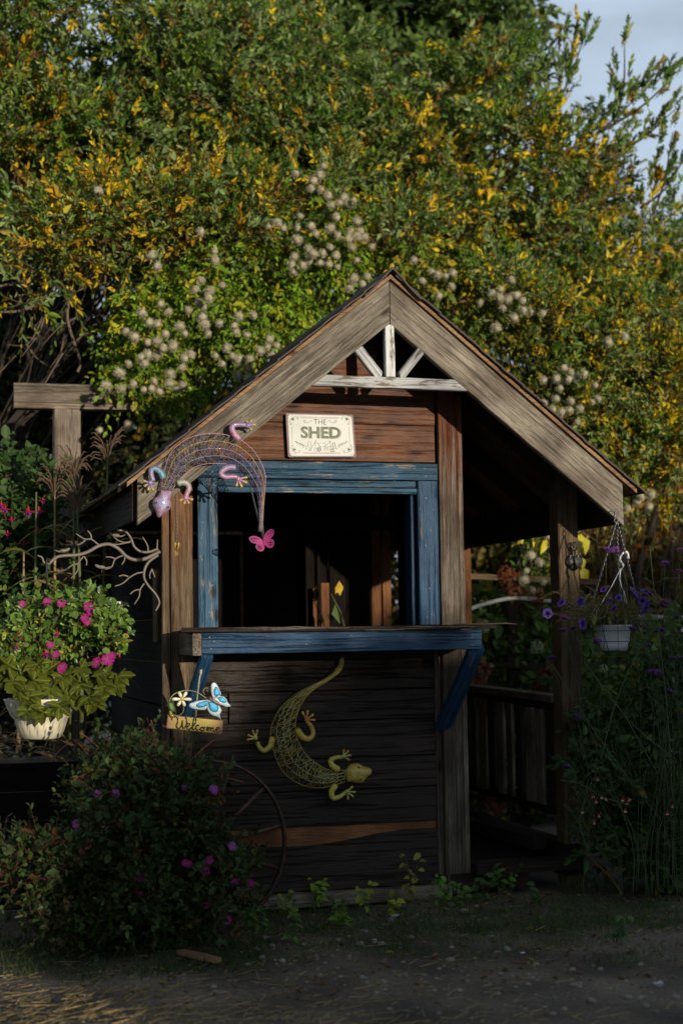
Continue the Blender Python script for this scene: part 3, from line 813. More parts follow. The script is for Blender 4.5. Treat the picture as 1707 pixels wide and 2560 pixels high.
def lizard(name, label, zf, outer, inner, head, hc, legs, Y, cols, group, eyes, Ymap=None, cross=190):
    Yb = Y
    base = at(*zf(*hc), Y)
    t = thing(name, label, 'lizard ornament', base, group)
    N = 60
    def arc(p):
        q = np.array(spline([zf(*a) for a in p], 10)); d = np.r_[0, np.cumsum(np.linalg.norm(np.diff(q, axis=0), axis=1))]
        u = np.linspace(0, d[-1], N)
        return np.c_[np.interp(u, d, q[:, 0]), np.interp(u, d, q[:, 1])]
    A, B = arc(outer), arc(inner)
    wd = np.linalg.norm(A-B, axis=1)/572
    S = []
    K = 5
    for k in range(K):
        u = k/(K-1)
        S.append([at(*(A[i]*(1-u)+B[i]*u), Y-.0-.55*wd[i]*math.sin(math.pi*u)) for i in range(N)])
    g = G()
    for k in range(K):
        g.tube(S[k], .0016 if k in (0, K-1) else .0012, 5, c=cols['wire'](k/(K-1)), caps=True)
    g.obj('body_wire', M['vc'], t, True)
    g = G()
    rnd = random.Random(5)
    for q in range(cross):
        i = rnd.randrange(1, N-2); k = rnd.randrange(0, K-1)
        j = max(0, min(N-1, i+rnd.choice((-3, -2, -1, 0, 1, 2, 3)))); k2 = min(K-1, k+rnd.choice((1, 1, 2)))
        g.tube([S[k][i], S[k2][j]], .0011, 3, c=cols['cross'](rnd), caps=False)
    for i in range(0, N, 1 if cols.get('grid') else 12):
        if cols.get('grid') and i > N*.72: break
        g.tube([S[k][i]+Vector((0, .004, 0)) for k in range(K)], .0011, 3, c=cols['grid'] if cols.get('grid') else cols['cross'](rnd), caps=False)
    g.obj('wire_lattice', M['vc'], t, False, kind='stuff')
    for path, foot, toes, lc in legs:
        g = G()
        pts = [at(*p, Y-.012) for p in spline([zf(*p) for p in path], 5)]
        n = len(pts); r0_, r1_ = cols['leg']
        rad = [(r0_*(1-i/(n-1))+r1_*i/(n-1))*(.6 if i == 0 else 1) for i in range(n)]
        cc = [tuple(a*(1-i/(n-1))+b*i/(n-1) for a, b in zip(lc[0], lc[1])) for i in range(n)]
        g.tube(pts, rad, 8, c=cc, flat=.75)
        f0 = at(*zf(*foot), Y-.014)
        g.ball(f0, r1_*1.25, c=lc[1], sc_=(1, .7, 1))
        for tx in toes:
            e = at(*zf(*tx), Y-.012)
            m_ = f0.lerp(e, .6)
            tc_ = lc[2]
            g.tube([f0, f0.lerp(e, .35), m_, f0.lerp(e, .85), e, e+(e-f0)*.06], [r1_*.62, r1_*.5, r1_*.5, r1_*.72, r1_*.66, r1_*.2], 6, c=[lc[1], lc[1], lc[1], tc_, tc_, tc_], flat=.8)
        g.obj('leg', M['vc'], t, True)
    g = G()
    hp = [at(*p, Y) for p in spline([zf(*p) for p in head]+[zf(*head[0])], 5)[:-1]]
    hcen = at(*zf(*hc), Y)
    dome(g, hp, hcen, cols['headh'], c=cols['head'][0], c2=cols['head'][1])
    L1 = Vector(hp[0]).lerp(hp[-1], .5)
    ax_ = (hcen-L1)
    # raised scales and neck folds
    rnd = random.Random(9)
    for q in range(34):
        k = rnd.randrange(len(hp)); s = rnd.uniform(.1, .72)
        p = hcen.lerp(hp[k], s); p.y = Y-cols['headh']*(1-s**2.2)*.98
        g.ball(p, .0026, c=[min(1, a*1.25) for a in cols['head'][1]], n=5)
    h = g.obj('head', M['vc'], t, True)
    for e in eyes:
        g = G(); p = at(*zf(*e), Y-cols['headh']*.82)
        g.ball(p, .0075, c=cols['head'][1], n=10, sc_=(1, .6, 1)); g.ball(p+Vector((0, -.004, 0)), .004, c=(.02, .015, .01), n=8, sc_=(1, .7, 1))
        g.obj('eye', M['vc'], h, True)
    return t
def lerp3(a, b, u): return tuple(x*(1-u)+y*u for x, y in zip(a, b))
PK, PU, BL, YE, GR = (.42, .22, .30), (.26, .20, .36), (.11, .27, .38), (.45, .34, .03), (.26, .34, .25)
lizard('lizard_ornament', 'pastel wire lizard ornament of pink blue and purple draped over the left roof board', z7,
       [(235, 770), (330, 400), (500, 230), (700, 160), (850, 150), (1000, 175), (1150, 235), (1300, 380), (1390, 560), (1405, 700), (1385, 950), (1370, 1250)],
       [(360, 790), (420, 700), (560, 560), (700, 500), (850, 485), (1000, 500), (1130, 580), (1200, 660), (1290, 800), (1325, 900), (1332, 1250)],
       [(240, 770), (200, 850), (150, 890), (145, 960), (175, 1020), (190, 1075), (220, 1095), (260, 1062), (320, 1020), (355, 960), (345, 890), (352, 790)], (245, 930),
       [([(268, 660), (235, 590), (175, 545), (130, 560), (130, 620), (152, 685)], (118, 705), [(40, 682), (48, 742), (92, 788), (150, 790)], (BL, PU, YE)),
        ([(415, 715), (470, 698), (530, 715), (550, 765), (530, 820), (515, 862)], (515, 870), [(445, 905), (495, 942), (550, 937), (592, 892)], (GR, PK, YE)),
        ([(1120, 222), (1060, 160), (1030, 95), (1055, 58), (1120, 52), (1190, 58)], (1210, 62), [(1195, 8), (1250, 0), (1295, 50), (1252, 112)], (PK, PU, YE)),
        ([(1075, 535), (1000, 530), (930, 562), (908, 608), (960, 638), (1050, 635), (1090, 645)], (1100, 660), [(1080, 742), (1142, 752), (1200, 705), (1215, 637)], (PU, PK, YE))],
       -.335, dict(wire=lambda u: [(.42, .22, .30), (.45, .32, .08), (.30, .22, .40), (.24, .26, .42), (.40, .24, .34)][int(round(u*4))], cross=lambda r: r.choice([(.4, .25, .5), (.5, .25, .3), (.2, .3, .5), (.55, .36, .12)]), grid=(.07, .06, .07),
                   leg=(.015, .0095), head=(PK, (.22, .28, .48)), headh=.022), 'wire lizard ornaments on the shed', [(188, 925), (316, 978)], cross=420)
GO, OL, OR = (.74, .58, .10), (.50, .52, .12), (.62, .30, .08)
lizard('lizard_ornament', 'golden yellow wire lizard ornament climbing head down on the dark wall below the counter', zl,
       [(1212, 922), (1150, 945), (1060, 965), (960, 958), (860, 910), (790, 840), (740, 720), (722, 610), (740, 530), (790, 440), (870, 365), (960, 310), (1060, 260), (1150, 195), (1182, 110)],
       [(1212, 850), (1150, 852), (1080, 840), (1000, 790), (940, 730), (900, 650), (885, 560), (900, 470), (940, 390), (1010, 320), (1120, 252), (1190, 185), (1198, 110)],
       [(1212, 848), (1240, 815), (1290, 805), (1330, 825), (1370, 835), (1384, 857), (1375, 880), (1350, 898), (1325, 930), (1290, 938), (1250, 926), (1222, 920)], (1292, 870),
       [([(738, 632), (722, 690), (680, 722), (650, 700), (635, 665)], (625, 640), [(570, 652), (574, 620), (605, 590), (637, 586)], (GO, OL, OR)),
        ([(892, 580), (930, 632), (975, 645), (1000, 610), (985, 560), (957, 530)], (958, 520), [(930, 470), (965, 462), (1000, 485), (1012, 522)], (GO, OR, GO)),
        ([(1170, 850), (1125, 820), (1115, 785), (1150, 768), (1188, 765)], (1198, 760), [(1200, 716), (1230, 722), (1247, 752), (1238, 786)], (GO, OL, OR)),
        ([(1150, 945), (1120, 990), (1132, 1033), (1180, 1020), (1212, 992)], (1222, 990), [(1257, 958), (1276, 993), (1262, 1025), (1228, 1040)], (GO, OL, GO))],
       -.045, dict(wire=lambda u: lerp3((.72, .66, .26), (.62, .46, .08), abs(2*u-1)), cross=lambda r: r.choice([(.66, .68, .34), (.58, .56, .2), (.6, .48, .1)]), grid=None,
                   leg=(.015, .008), head=(GO, (.50, .40, .11)), headh=.03), 'wire lizard ornaments on the shed', [(1298, 832), (1310, 908)], cross=420)

def chain(g, a, b, n, r=.0022, w_=.0038, sag=0.0, c=(1, 1, 1)):
    a = Vector(a); b = Vector(b); d = (b-a)
    l = d.length/n*.72
    dn = d.normalized(); s1 = dn.orthogonal().normalized(); s2 = dn.cross(s1)
    for i in range(n):
        u = (i+.5)/n
        p = a+d*u+Vector((0, 0, -sag*4*u*(1-u)))
        sd = s1 if i % 2 else s2
        ring = [p+dn*(l*math.cos(th))+sd*(w_*math.sin(th)) for th in [k*2*math.pi/8 for k in range(9)]]
        g.tube(ring, r*.5, 4, caps=False, c=c)
def bfly(name, label, cen, wdir, S, colr, chain_top, fold=(.3, .35), group='metal butterfly charms on chains', rot=0.0, c2=None):
    """pierced sheet metal butterfly; wings are rim + veins"""
    cen = Vector(cen)
    t = thing(name, label, 'butterfly charm', cen, group)
    for side in (-1, 1):
        g = G()
        fore = [(0, 0), (.10, .25), (.30, .52), (.62, .72), (.92, .74), (1.0, .6), (.9, .38), (.66, .2), (.38, .08), (0, 0)]
        hind = [(0, -.02), (.3, .0), (.6, .04), (.72, -.12), (.62, -.38), (.4, -.5), (.2, -.42), (.08, -.22), (0, -.02)]
        a = fold[0] if side < 0 else fold[1]
        ax = Vector((math.cos(a)*side, -math.sin(a), 0))
        ca, sa = math.cos(rot), math.sin(rot)
        def W3(x, z):
            p = ax*(x*S)+Vector((0, 0, z*S))
            return cen+Vector((p.x*ca-p.z*sa, p.y, p.x*sa+p.z*ca))
        for out in (fore, hind):
            q = spline(out, 4)
            cc = [lerp3(colr, c2 or colr, min(1, abs(p[0]))) for p in q]
            g.tube([W3(*p) for p in q], S*.045, 4, c=cc, flat=.3)
            # veins from the root and a solid margin
            m_ = len(q)
            for k in range(3, m_-3, 3):
                e = np.array(q[k])
                g.tube([W3(0.02, 0), W3(*(e*.5)), W3(*(e*.97))], [S*.012, S*.034, S*.022], 4, c=[colr, colr, c2 or colr], flat=.3)
            for k in range(2, m_-2, 1):
                e = np.array(q[k]); f2 = np.array(q[k+1])
                g.tube([W3(*(e*.86)), W3(*(f2*.86))], S*.03, 3, c=c2 or colr, flat=.3, caps=False)
        g.obj('wing', M['vcm'], t)
    g = G(); g.tube([cen+Vector((0, -.002, S*.3)), cen+Vector((0, -.003, 0)), cen+Vector((0, -.002, -S*.4))], [S*.02, S*.06, S*.015], 6, c=colr); g.obj('body', M['vcm'], t)
    g = G()
    for tp in chain_top:
        b0 = cen+Vector((0, 0, S*.1)); L_ = (Vector(tp)-b0).length
        chain(g, tp, b0, max(4, int(L_/.0075)))
    g.obj('chain', M['chain'], t, kind='stuff')
    return t
bfly('butterfly_charm', 'pink pierced metal butterfly hanging on chains in the dark window opening', at(660, 1357, -.335), None, .054, (.33, .03, .15), [at(626, 1218, -.335), at(655, 1300, -.335)], fold=(.2, .5), rot=.35, c2=(.27, .03, .15))
bfly('butterfly_charm', 'yellow and pink butterfly charm turned edge on, hanging on a chain before the left post', at(440, 1378, -.325), None, .044, (.6, .32, .25), [at(440, 1240, -.33)], fold=(1.35, 1.45), c2=(.62, .5, .05))
g = G()
# ---------------------------------------------------------------- THE SHED sign
SY = -.032
def zsp(X, Y, d=0.0): return at(*zs(X, Y), SY-d)
sg = thing('shed_sign', 'cream tin sign reading THE SHED with maroon border above the blue window', 'sign', zsp(820, 1010))
def rounded(c4, r=.006, n=4):
    out = []
    for i in range(4):
        p = Vector(c4[i]); a = (Vector(c4[i-1])-p).normalized(); b_ = (Vector(c4[(i+1) % 4])-p).normalized()
        for k in range(n+1):
            u = k/n
            out.append(p+a*r*(1-u)**2+b_*r*u**2)
    return out
cr = [zsp(172, 232), zsp(1372, 262), zsp(1428, 1018), zsp(215, 1018)]
g = G(); g.plate(rounded(cr, .008), .003)
M['signrim'] = plain('maroon rim', (.10, .035, .045), .5, var=.35, scale=90)
g.obj('rim', M['signrim'], sg)
ci = sum((Vector(c) for c in cr), Vector())/4
inn = [ci+(Vector(c)-ci)*.945 for c in cr]
g = G(); g.plate([p+Vector((0, -.0015, 0)) for p in rounded(inn, .012)], .0015)
def signmat():
    m, nt, b = nodes('cream enamel')
    L = nt.links.new
    tc = nt.nodes.new('ShaderNodeTexCoord'); n = nt.nodes.new('ShaderNodeTexNoise'); n.inputs['Scale'].default_value = 9; n.inputs['Detail'].default_value = 6
    L(tc.outputs['Object'], n.inputs['Vector'])
    r = ramp(nt, [(.25, (.21, .225, .21)), (.5, (.265, .29, .275)), (.75, (.31, .34, .33))]); L(n.outputs['Fac'], r.inputs['Fac'])
    L(r.outputs[0], b.inputs['Base Color']); b.inputs['Roughness'].default_value = .4
    return m
M['signface'] = signmat()
g.obj('face', M['signface'], sg)
M['ink'] = plain('dark green print', (.035, .05, .03), .6)
M['ink2'] = plain('pale green print', (.32, .36, .22), .6)
# stain flecks of rust at the corners
g = G(); rr = random.Random(3)
for c in inn:
    for k in range(16):
        p = Vector(c).lerp(ci, rr.uniform(.0, .08))+Vector((rr.uniform(-.014, .014), 0, rr.uniform(-.010, .010)))
        p.y = ci.y-.0022
        q = rr.uniform(.0006, .0022)
        g.plate([p+Vector((q*math.cos(a)*rr.uniform(.6, 1.4), 0, q*math.sin(a)*rr.uniform(.6, 1.4))) for a in (0, 1.2, 2.5, 3.7, 5)], .0006)
g.obj('rust_flecks', M['signrim'], sg, kind='stuff')
def text(body, a, b_, h, y, mat, parent, name, offset=0.0, depth=.0004, shear=0.0):
    """text standing between the world points a and b_ (baseline ends), cap height h"""
    cu = bpy.data.curves.new(name, 'FONT'); cu.body = body; cu.size = 1; cu.offset = offset; cu.extrude = 0.0; cu.shear = shear; cu.resolution_u = 3
    o = bpy.data.objects.new('tmp', cu); COL.objects.link(o)
    dg = bpy.context.evaluated_depsgraph_get()
    me = bpy.data.meshes.new_from_object(o.evaluated_get(dg))
    bpy.data.objects.remove(o)
    co = np.array([v.co[:] for v in me.vertices]); mn = co.min(0); mx = co.max(0)
    a = Vector(a); b_ = Vector(b_); d = (b_-a); d.y = 0; Ld = d.length; d.normalize(); u_ = Vector((-d.z, 0, d.x))
    for v in me.vertices:
        X = (v.co.x-mn[0])/(mx[0]-mn[0])*Ld; Z = (v.co.y-mn[1])/(mx[1]-mn[1])*h
        v.co = Vector((a.x, y, a.z))+d*X+u_*Z
    me.name = name
    if mat not in me.materials[:]: me.materials.clear(); me.materials.append(mat)
    return link(name, me, None, parent)
ty = ci.y-.0021
text('SHED', zsp(446, 690), zsp(1165, 700), .0520, ty+.0002, M['ink2'], sg, 'lettering', offset=.032)
text('SHED', zsp(440, 677), zsp(1142, 684), .0510, ty-.0003, M['ink'], sg, 'lettering', offset=.022)
M['signline'] = plain('inner line of the letters', (.34, .36, .28), .6)
text('SHED', zsp(452, 665), zsp(1125, 672), .0465, ty-.0006, M['signline'], sg, 'letter_inline', offset=-.034)
text('THE', zsp(668, 432), zsp(893, 440), .0225, ty-.0003, M['ink'], sg, 'lettering', offset=-.008)
g = G()
def zst(pts, r=.0007, smooth=True):
    q = spline([zs(*p) for p in pts], 5) if smooth and len(pts) > 2 else [zs(*p) for p in pts]
    g.tube([at(p[0], p[1], ty-.0002) for p in q], r, 3, flat=.4, caps=False)
for s in (1, -1):
    def mx_(X): return X if s > 0 else 1570-X+int(0)
    zst([(mx_(650), 385), (mx_(620), 365), (mx_(580), 400), (mx_(530), 408), (mx_(490), 385), (mx_(505), 360), (mx_(535), 380), (mx_(515), 395)])
    zst([(mx_(285) if s > 0 else 1300, 470), (mx_(290) if s > 0 else 1312, 780)], .0005)
    for (cx_, cy_, fy) in ((300 if s > 0 else 1260, 350, 1), (325 if s > 0 else 1300, 890, -1)):
        fx = s
        zst([(cx_-fx*20, cy_+fy*60), (cx_-fx*30, cy_+fy*90), (cx_-fx*45, cy_+fy*70), (cx_-fx*50, cy_+fy*20), (cx_-fx*20, cy_-fy*20), (cx_+fx*40, cy_-fy*50), (cx_+fx*95, cy_-fy*40), (cx_+fx*90, cy_-fy*10), (cx_+fx*70, cy_-fy*25)])
        for k in range(5):
            an = k*1.2
            zst([(cx_, cy_-10), (cx_+34*math.cos(an), cy_-10+34*math.sin(an))], .0014)
zst([(430, 300), (1120, 315)], .0005); zst([(430, 320), (1120, 328)], .0005); zst([(470, 938), (1150, 938)], .0005); zst([(500, 952), (1140, 955)], .0005)
# tools: barrow, fork, spade, boots, sprigs
zst([(745, 765), (790, 830), (880, 825), (950, 745), (985, 740)]); zst([(720, 770), (880, 765), (900, 730)], .0005, False); zst([(880, 825), (860, 765)], .0005)
zst([(765+38*math.cos(a), 880+38*math.sin(a)) for a in np.linspace(0, 6.3, 13)], .0010); zst([(765+18*math.cos(a), 880+18*math.sin(a)) for a in np.linspace(0, 6.3, 9)], .0014)
zst([(715, 715), (605, 900)]); zst([(605, 870), (585, 910)]); zst([(620, 880), (615, 915)]); zst([(705, 720), (700, 860)])
zst([(880, 830), (860, 880), (890, 890), (900, 840)]); zst([(950, 720), (1000, 900)]); zst([(990, 880), (970, 915), (1045, 915), (1005, 870)], .0016, False)
zst([(1005, 765), (1050, 765), (1050, 840), (1085, 860), (1020, 865), (1005, 765)], .0012, False); zst([(915, 830), (970, 830), (965, 890), (920, 890), (915, 830)], .0007, False)
zst([(570, 745), (630, 745), (620, 800), (630, 860), (580, 860), (570, 745)], .0006, False); zst([(560, 800), (535, 870), (560, 880)]); zst([(720, 860), (680, 860), (690, 910), (715, 905)], .0005)
for s in (1, -1):
    X0 = 340 if s > 0 else 1270
    for k in range(7):
        x = X0+s*k*25; y = 740+k*10
        zst([(x, y), (x+s*28, y+(35 if k % 2 else -5)+k*5)], .0010)
    zst([(X0, 745), (X0+s*90, 770), (X0+s*165, 810)], .0005)
g.obj('line_drawing', M['ink'], sg, kind='stuff')
for X, Y_ in ((205, 258), (1338, 272)):
    g = G(); p = zsp(X, Y_, .003); g.ball(p, .0026, n=8, sc_=(1, .5, 1), c=(.5, .4, .12)); g.obj('screw', M['vc'], sg)

# ---------------------------------------------------------------- welcome stake
WY = -.44
def zwp(X, Y, d=0.0): return at(*zw(X, Y), WY-d)
ws = thing('welcome_stake', 'yellow metal Welcome plaque on a garden stake with a white flower and blue butterfly', 'garden stake', atz(462, 2330, 0))
g = G(); pts = [zwp(735, -30), zwp(705, 110), zwp(680, 330), zwp(655, 560), zwp(640, 800)]
g.tube(pts, [.0035, .0035, .003, .003, .003], 8, c=(.42, .36, .2)); g.tube([zwp(738, -45), zwp(722, 60)], .0052, 8, c=(.5, .42, .3))
g.obj('tube', M['vc'], ws, True)
g = G(); e = atz(464, 2335, 0); e.y = WY+.02; e.z = -.02
g.tube([zwp(615, 1060, -.004), zwp(598, 1300, -.004), e], .0045, 8); g.obj('stake', M['black'], ws, True)
g = G(); c4 = [zwp(148, 768), zwp(1128, 865), zwp(1108, 1108), zwp(118, 1003)]
def plaquemat():
    m, nt, b = nodes('yellow plaque with burnt edges')
    L = nt.links.new
    tc = nt.nodes.new('ShaderNodeTexCoord'); mp = nt.nodes.new('ShaderNodeMapping'); mp.inputs['Location'].default_value = (-.5, 0, -.5)
    L(tc.outputs['Generated'], mp.inputs[0])
    sx = nt.nodes.new('ShaderNodeSeparateXYZ'); L(mp.outputs[0], sx.inputs[0])
    ab = []
    for k in ('X', 'Z'):
        q = nt.nodes.new('ShaderNodeMath'); q.operation = 'ABSOLUTE'; L(sx.outputs[k], q.inputs[0]); ab.append(q)
    mxm = nt.nodes.new('ShaderNodeMath'); mxm.operation = 'MAXIMUM'; L(ab[0].outputs[0], mxm.inputs[0]); L(ab[1].outputs[0], mxm.inputs[1])
    n = nt.nodes.new('ShaderNodeTexNoise'); n.inputs['Scale'].default_value = 30; L(tc.outputs['Object'], n.inputs['Vector'])
    ma = nt.nodes.new('ShaderNodeMath'); ma.operation = 'MULTIPLY_ADD'; ma.inputs[1].default_value = .12; L(n.outputs['Fac'], ma.inputs[0]); L(mxm.outputs[0], ma.inputs[2])
    r = ramp(nt, [(.3, (.30, .235, .02)), (.46, (.26, .15, .015)), (.56, (.12, .04, .01))]); L(ma.outputs[0], r.inputs['Fac'])
    L(r.outputs[0], b.inputs['Base Color']); b.inputs['Roughness'].default_value = .35; b.inputs['Metallic'].default_value = .2
    return m
g.plate(c4, .002); g.obj('plaque', plaquemat(), ws)
g = G()
for a, b_ in ((0, 1), (1, 2), (2, 3), (3, 0)):
    A_, B_ = Vector(c4[a]), Vector(c4[b_]); n = int((B_-A_).length/.0035)
    for k in range(n):
        g.tube([A_.lerp(B_, k/n), A_.lerp(B_, (k+.8)/n)+Vector((0, -.001, .0012))], .0016, 4, c=(.55, .33, .14) if k % 2 else (.16, .05, .02))
g.obj('twisted_rim', M['vc'], ws, kind='stuff')
def strokes(sets, r, name, mat, parent):
    g = G()
    for pts in sets:
        q = spline(pts, 6); m_ = len(q)
        g.tube([zwp(p[0], p[1], .0028) for p in q], [r*(.45+.75*abs(math.sin(i*.55))) for i in range(m_)], 5, flat=.4)
    return g.obj(name, mat, parent, True)
M['brownink'] = plain('brown script', (.05, .022, .012), .5)
strokes([[(225, 860), (215, 830), (250, 800), (310, 810), (320, 880), (300, 960), (325, 1010), (365, 990), (395, 930), (405, 860), (400, 900), (410, 990), (440, 1000), (470, 950), (480, 870), (465, 810), (455, 780)],
         [(475, 985), (520, 955), (535, 925), (505, 915), (480, 955), (490, 1010), (530, 1015), (565, 985)],
         [(555, 1010), (600, 960), (640, 880), (640, 810), (610, 830), (590, 920), (585, 1010), (610, 1025), (640, 1000)],
         [(700, 960), (670, 945), (645, 985), (655, 1030), (700, 1030), (725, 1010)],
         [(760, 985), (730, 1000), (735, 1040), (775, 1045), (790, 1010), (765, 985), (800, 990), (820, 985)],
         [(835, 1050), (845, 985), (860, 985), (862, 1050), (875, 1000), (900, 985), (908, 1050), (920, 1005), (948, 990), (955, 1050), (985, 1060)],
         [(1000, 1045), (1050, 1015), (1060, 990), (1030, 985), (1000, 1025), (1015, 1065), (1055, 1065), (1080, 1040)]], .0024, 'lettering', M['brownink'], ws)
g = G(); q = [(190, 700), (175, 560), (200, 450), (280, 380), (400, 340), (520, 330), (640, 355), (760, 420), (860, 495)]
g.tube([zwp(p[0], p[1], .006) for p in spline(q, 5)], .0018, 6, c=(.28, .34, .2))
g.tube([zwp(p[0], p[1], .004) for p in spline([(415, 610), (425, 680), (390, 740), (320, 778), (250, 760)], 5)], .0014, 6, c=(.28, .34, .2))
g.tube([zwp(p[0], p[1], .004) for p in spline([(800, 405), (775, 350), (795, 300), (840, 285), (875, 310), (860, 340), (830, 325)], 5)], .0013, 6, c=(.45, .33, .12))
g.tube([zwp(p[0], p[1], .004) for p in spline([(185, 690), (200, 760), (235, 790)], 5)], [.007]*6+[.009]*5, 6, c=(.36, .28, .03))
g.obj('vine', M['vc'], ws, True)
fl = thing('x', None, None, (0, 0, 0)) if False else None
g = G(); fc = zwp(397, 480, .014); g.ball(fc, .0075, c=(.6, .5, .08), n=10, sc_=(1, .6, 1)); ct = g.obj('flower_centre', M['vc'], ws, True)
for k, (X, Y_) in enumerate(((345, 365), (470, 370), (550, 487), (440, 595), (325, 590), (232, 485))):
    g = G(); e = zwp(X, Y_, .010); d = (e-fc); L_ = d.length; d.normalize(); sd = Vector((d.z, 0, -d.x))
    b0 = fc+d*.006
    pts = [b0+sd*.003, b0+d*(L_*.35)+sd*.0062, b0+d*(L_*.7)+sd*.0068, b0+d*(L_*.9)+sd*.0038, b0+d*(L_*.95), b0+d*(L_*.9)-sd*.0038, b0+d*(L_*.7)-sd*.0068, b0+d*(L_*.35)-sd*.0062, b0-sd*.003]
    dome(g, pts, b0+d*L_*.5, .0045, c=(.82, .78, .6)); g.obj('petal', M['vc'], ws, True)
g = G(); lp = [zwp(X, Y_, .01) for X, Y_ in ((175, 520), (225, 560), (262, 630), (275, 690), (240, 715), (190, 700), (155, 640), (148, 570))]
dome(g, lp, zwp(205, 625, .01), .004, c=(.06, .16, .03), c2=(.12, .26, .05)); g.tube([zwp(178, 530, .015), zwp(262, 690, .015)], .0008, 3, c=(.2, .3, .08)); g.obj('metal_leaf', M['vc'], ws, True)
# butterfly on the stake
def wing(name, outline, inner, cen, d, tilt=0.0):
    g = G()
    rim_ = [zwp(X, Y_, d) for X, Y_ in spline(outline+[outline[0]], 3)[:-1]]
    c_ = zwp(cen[0], cen[1], d)
    dome(g, rim_, c_, .003, c=(.5, .62, .68), c2=(.45, .6, .68))
    for q in inner:
        n_ = len(q); cx_ = sum(a for a, b in q)/n_; cy_ = sum(b for a, b in q)/n_
        ip = [zwp(X, Y_, d+.0035) for X, Y_ in spline(q+[q[0]], 3)[:-1]]
        dome(g, [p.lerp(zwp(cx_, cy_, d+.0035), -.16) for p in ip], zwp(cx_, cy_, d+.0032), .0012, c=(.02, .06, .09))
        dome(g, [p+Vector((0, -.0008, 0)) for p in ip], zwp(cx_, cy_, d+.0045), .002, c=(.015, .33, .6), c2=(.02, .42, .72))
    return g.obj(name, M['vc'], ws, False)
wing('wing', [(865, 495), (760, 500), (640, 525), (545, 560), (527, 600), (560, 640), (650, 665), (780, 675), (840, 640), (870, 560)], [[(670, 570), (740, 540), (850, 520), (855, 570), (780, 620), (700, 625), (660, 600)]], (730, 590), .02)
wing('wing', [(870, 500), (960, 530), (1040, 580), (1100, 680), (1065, 760), (1090, 850), (1040, 800), (950, 775), (880, 720), (845, 640), (850, 560)], [[(880, 540), (960, 550), (1030, 610), (1020, 690), (950, 700), (890, 640)]], (960, 650), .024)
wing('wing', [(960, 490), (925, 400), (910, 280), (930, 205), (975, 190), (1020, 230), (1060, 310), (1090, 390), (1050, 430), (990, 440)], [[(965, 330), (1000, 270), (1050, 330), (1070, 390), (1010, 420), (975, 400)]], (995, 320), .028)
wing('wing', [(960, 490), (1010, 440), (1110, 430), (1180, 480), (1215, 550), (1265, 605), (1190, 620), (1110, 590), (1030, 560)], [[(1030, 460), (1110, 450), (1170, 500), (1170, 540), (1090, 530)]], (1110, 520), .03)
g = G(); g.tube([zwp(880, 470, .03), zwp(960, 510, .034), zwp(1040, 560, .034), zwp(1085, 600, .03)], [.003, .0065, .006, .002], 8, c=(.32, .2, .17)); g.ball(zwp(900, 470, .032), .0045, c=(.3, .2, .16)); g.obj('butterfly_body', M['vc'], ws, True)

# ---------------------------------------------------------------- branch bracket with birds
BY = -.02
def zbp(X, Y, d=0.0): return at(*zb(X, Y), BY-d)
bk = thing('branch_bracket', 'taupe metal plant bracket shaped like a bare branch with three little birds', 'plant bracket', zbp(1340, 640))
def br(pts, r0_, r1_, d=0.0, name='branch'):
    g = G(); q = spline(pts, 6); n = len(q)
    g.tube([zbp(p[0], p[1], d) for p in q], [r0_+(r1_-r0_)*i/(n-1) for i in range(n)], 8)
    return g.obj(name, M['tan'], bk, True)
br([(405, 712), (440, 680), (490, 645), (560, 635), (650, 630), (740, 605), (830, 555), (920, 540), (1000, 580), (1060, 640), (1130, 670), (1210, 665), (1290, 630), (1345, 600)], .0065, .0085, name='main_branch')
br([(420, 705), (375, 695), (355, 650), (318, 635)], .0055, .003, .004)
br([(985, 420), (1050, 430), (1090, 470), (1110, 510), (1130, 560), (1180, 600), (1250, 605), (1330, 578)], .0045, .006)
for p in ([(835, 548), (770, 500), (710, 495), (640, 450)], [(770, 502), (765, 460), (738, 425)], [(720, 503), (690, 530), (650, 548)], [(1105, 515), (1050, 525), (1000, 510), (955, 478)], [(1100, 520), (1000, 540), (955, 540)],
          [(1245, 603), (1240, 550), (1200, 478)], [(1320, 580), (1325, 500)], [(705, 640), (660, 700), (655, 760), (600, 828)], [(708, 640), (730, 680), (728, 718)], [(655, 705), (610, 715), (570, 745)],
          [(1040, 632), (970, 665), (940, 730), (885, 752)], [(970, 662), (930, 648), (890, 648)], [(1052, 640), (1045, 680), (1025, 712)],
          [(1205, 775), (1150, 785), (1090, 820), (1030, 870), (965, 893)], [(1080, 812), (1040, 800), (1000, 808)], [(1212, 870), (1180, 920), (1170, 980), (1130, 1045)], [(1175, 920), (1130, 930), (1095, 960)],
          [(1280, 750), (1260, 790), (1262, 830)], [(1275, 745), (1305, 820)]):
    br(p, .0038, .0026)
br([(1330, 630), (1250, 690), (1215, 760), (1215, 830), (1250, 890), (1310, 960), (1340, 1030), (1310, 1100)], .0065, .004)
def bird(body, s, nm='bird'):
    g = G()
    q = spline([(body[0]+s*dx, body[1]+dy) for dx, dy in ((62, -28), (40, -14), (15, -6), (-10, -4), (-34, 2), (-70, -12))], 3)
    n = len(q); rr_ = np.interp(np.linspace(0, 1, n), [0, .08, .2, .32, .5, .72, 1], [.001, .0055, .0075, .007, .0095, .005, .0015])
    g.tube([zbp(a, b, .002) for a, b in q], rr_, 8)
    g.tube([zbp(body[0], body[1]+20, .002), zbp(body[0]+s*4, body[1]+40, .002)], .001, 4)
    return g.obj(nm, M['tan'], bk, True)
bird((530, 600), 1); bird((985, 472), -1); bird((860, 738), -1)

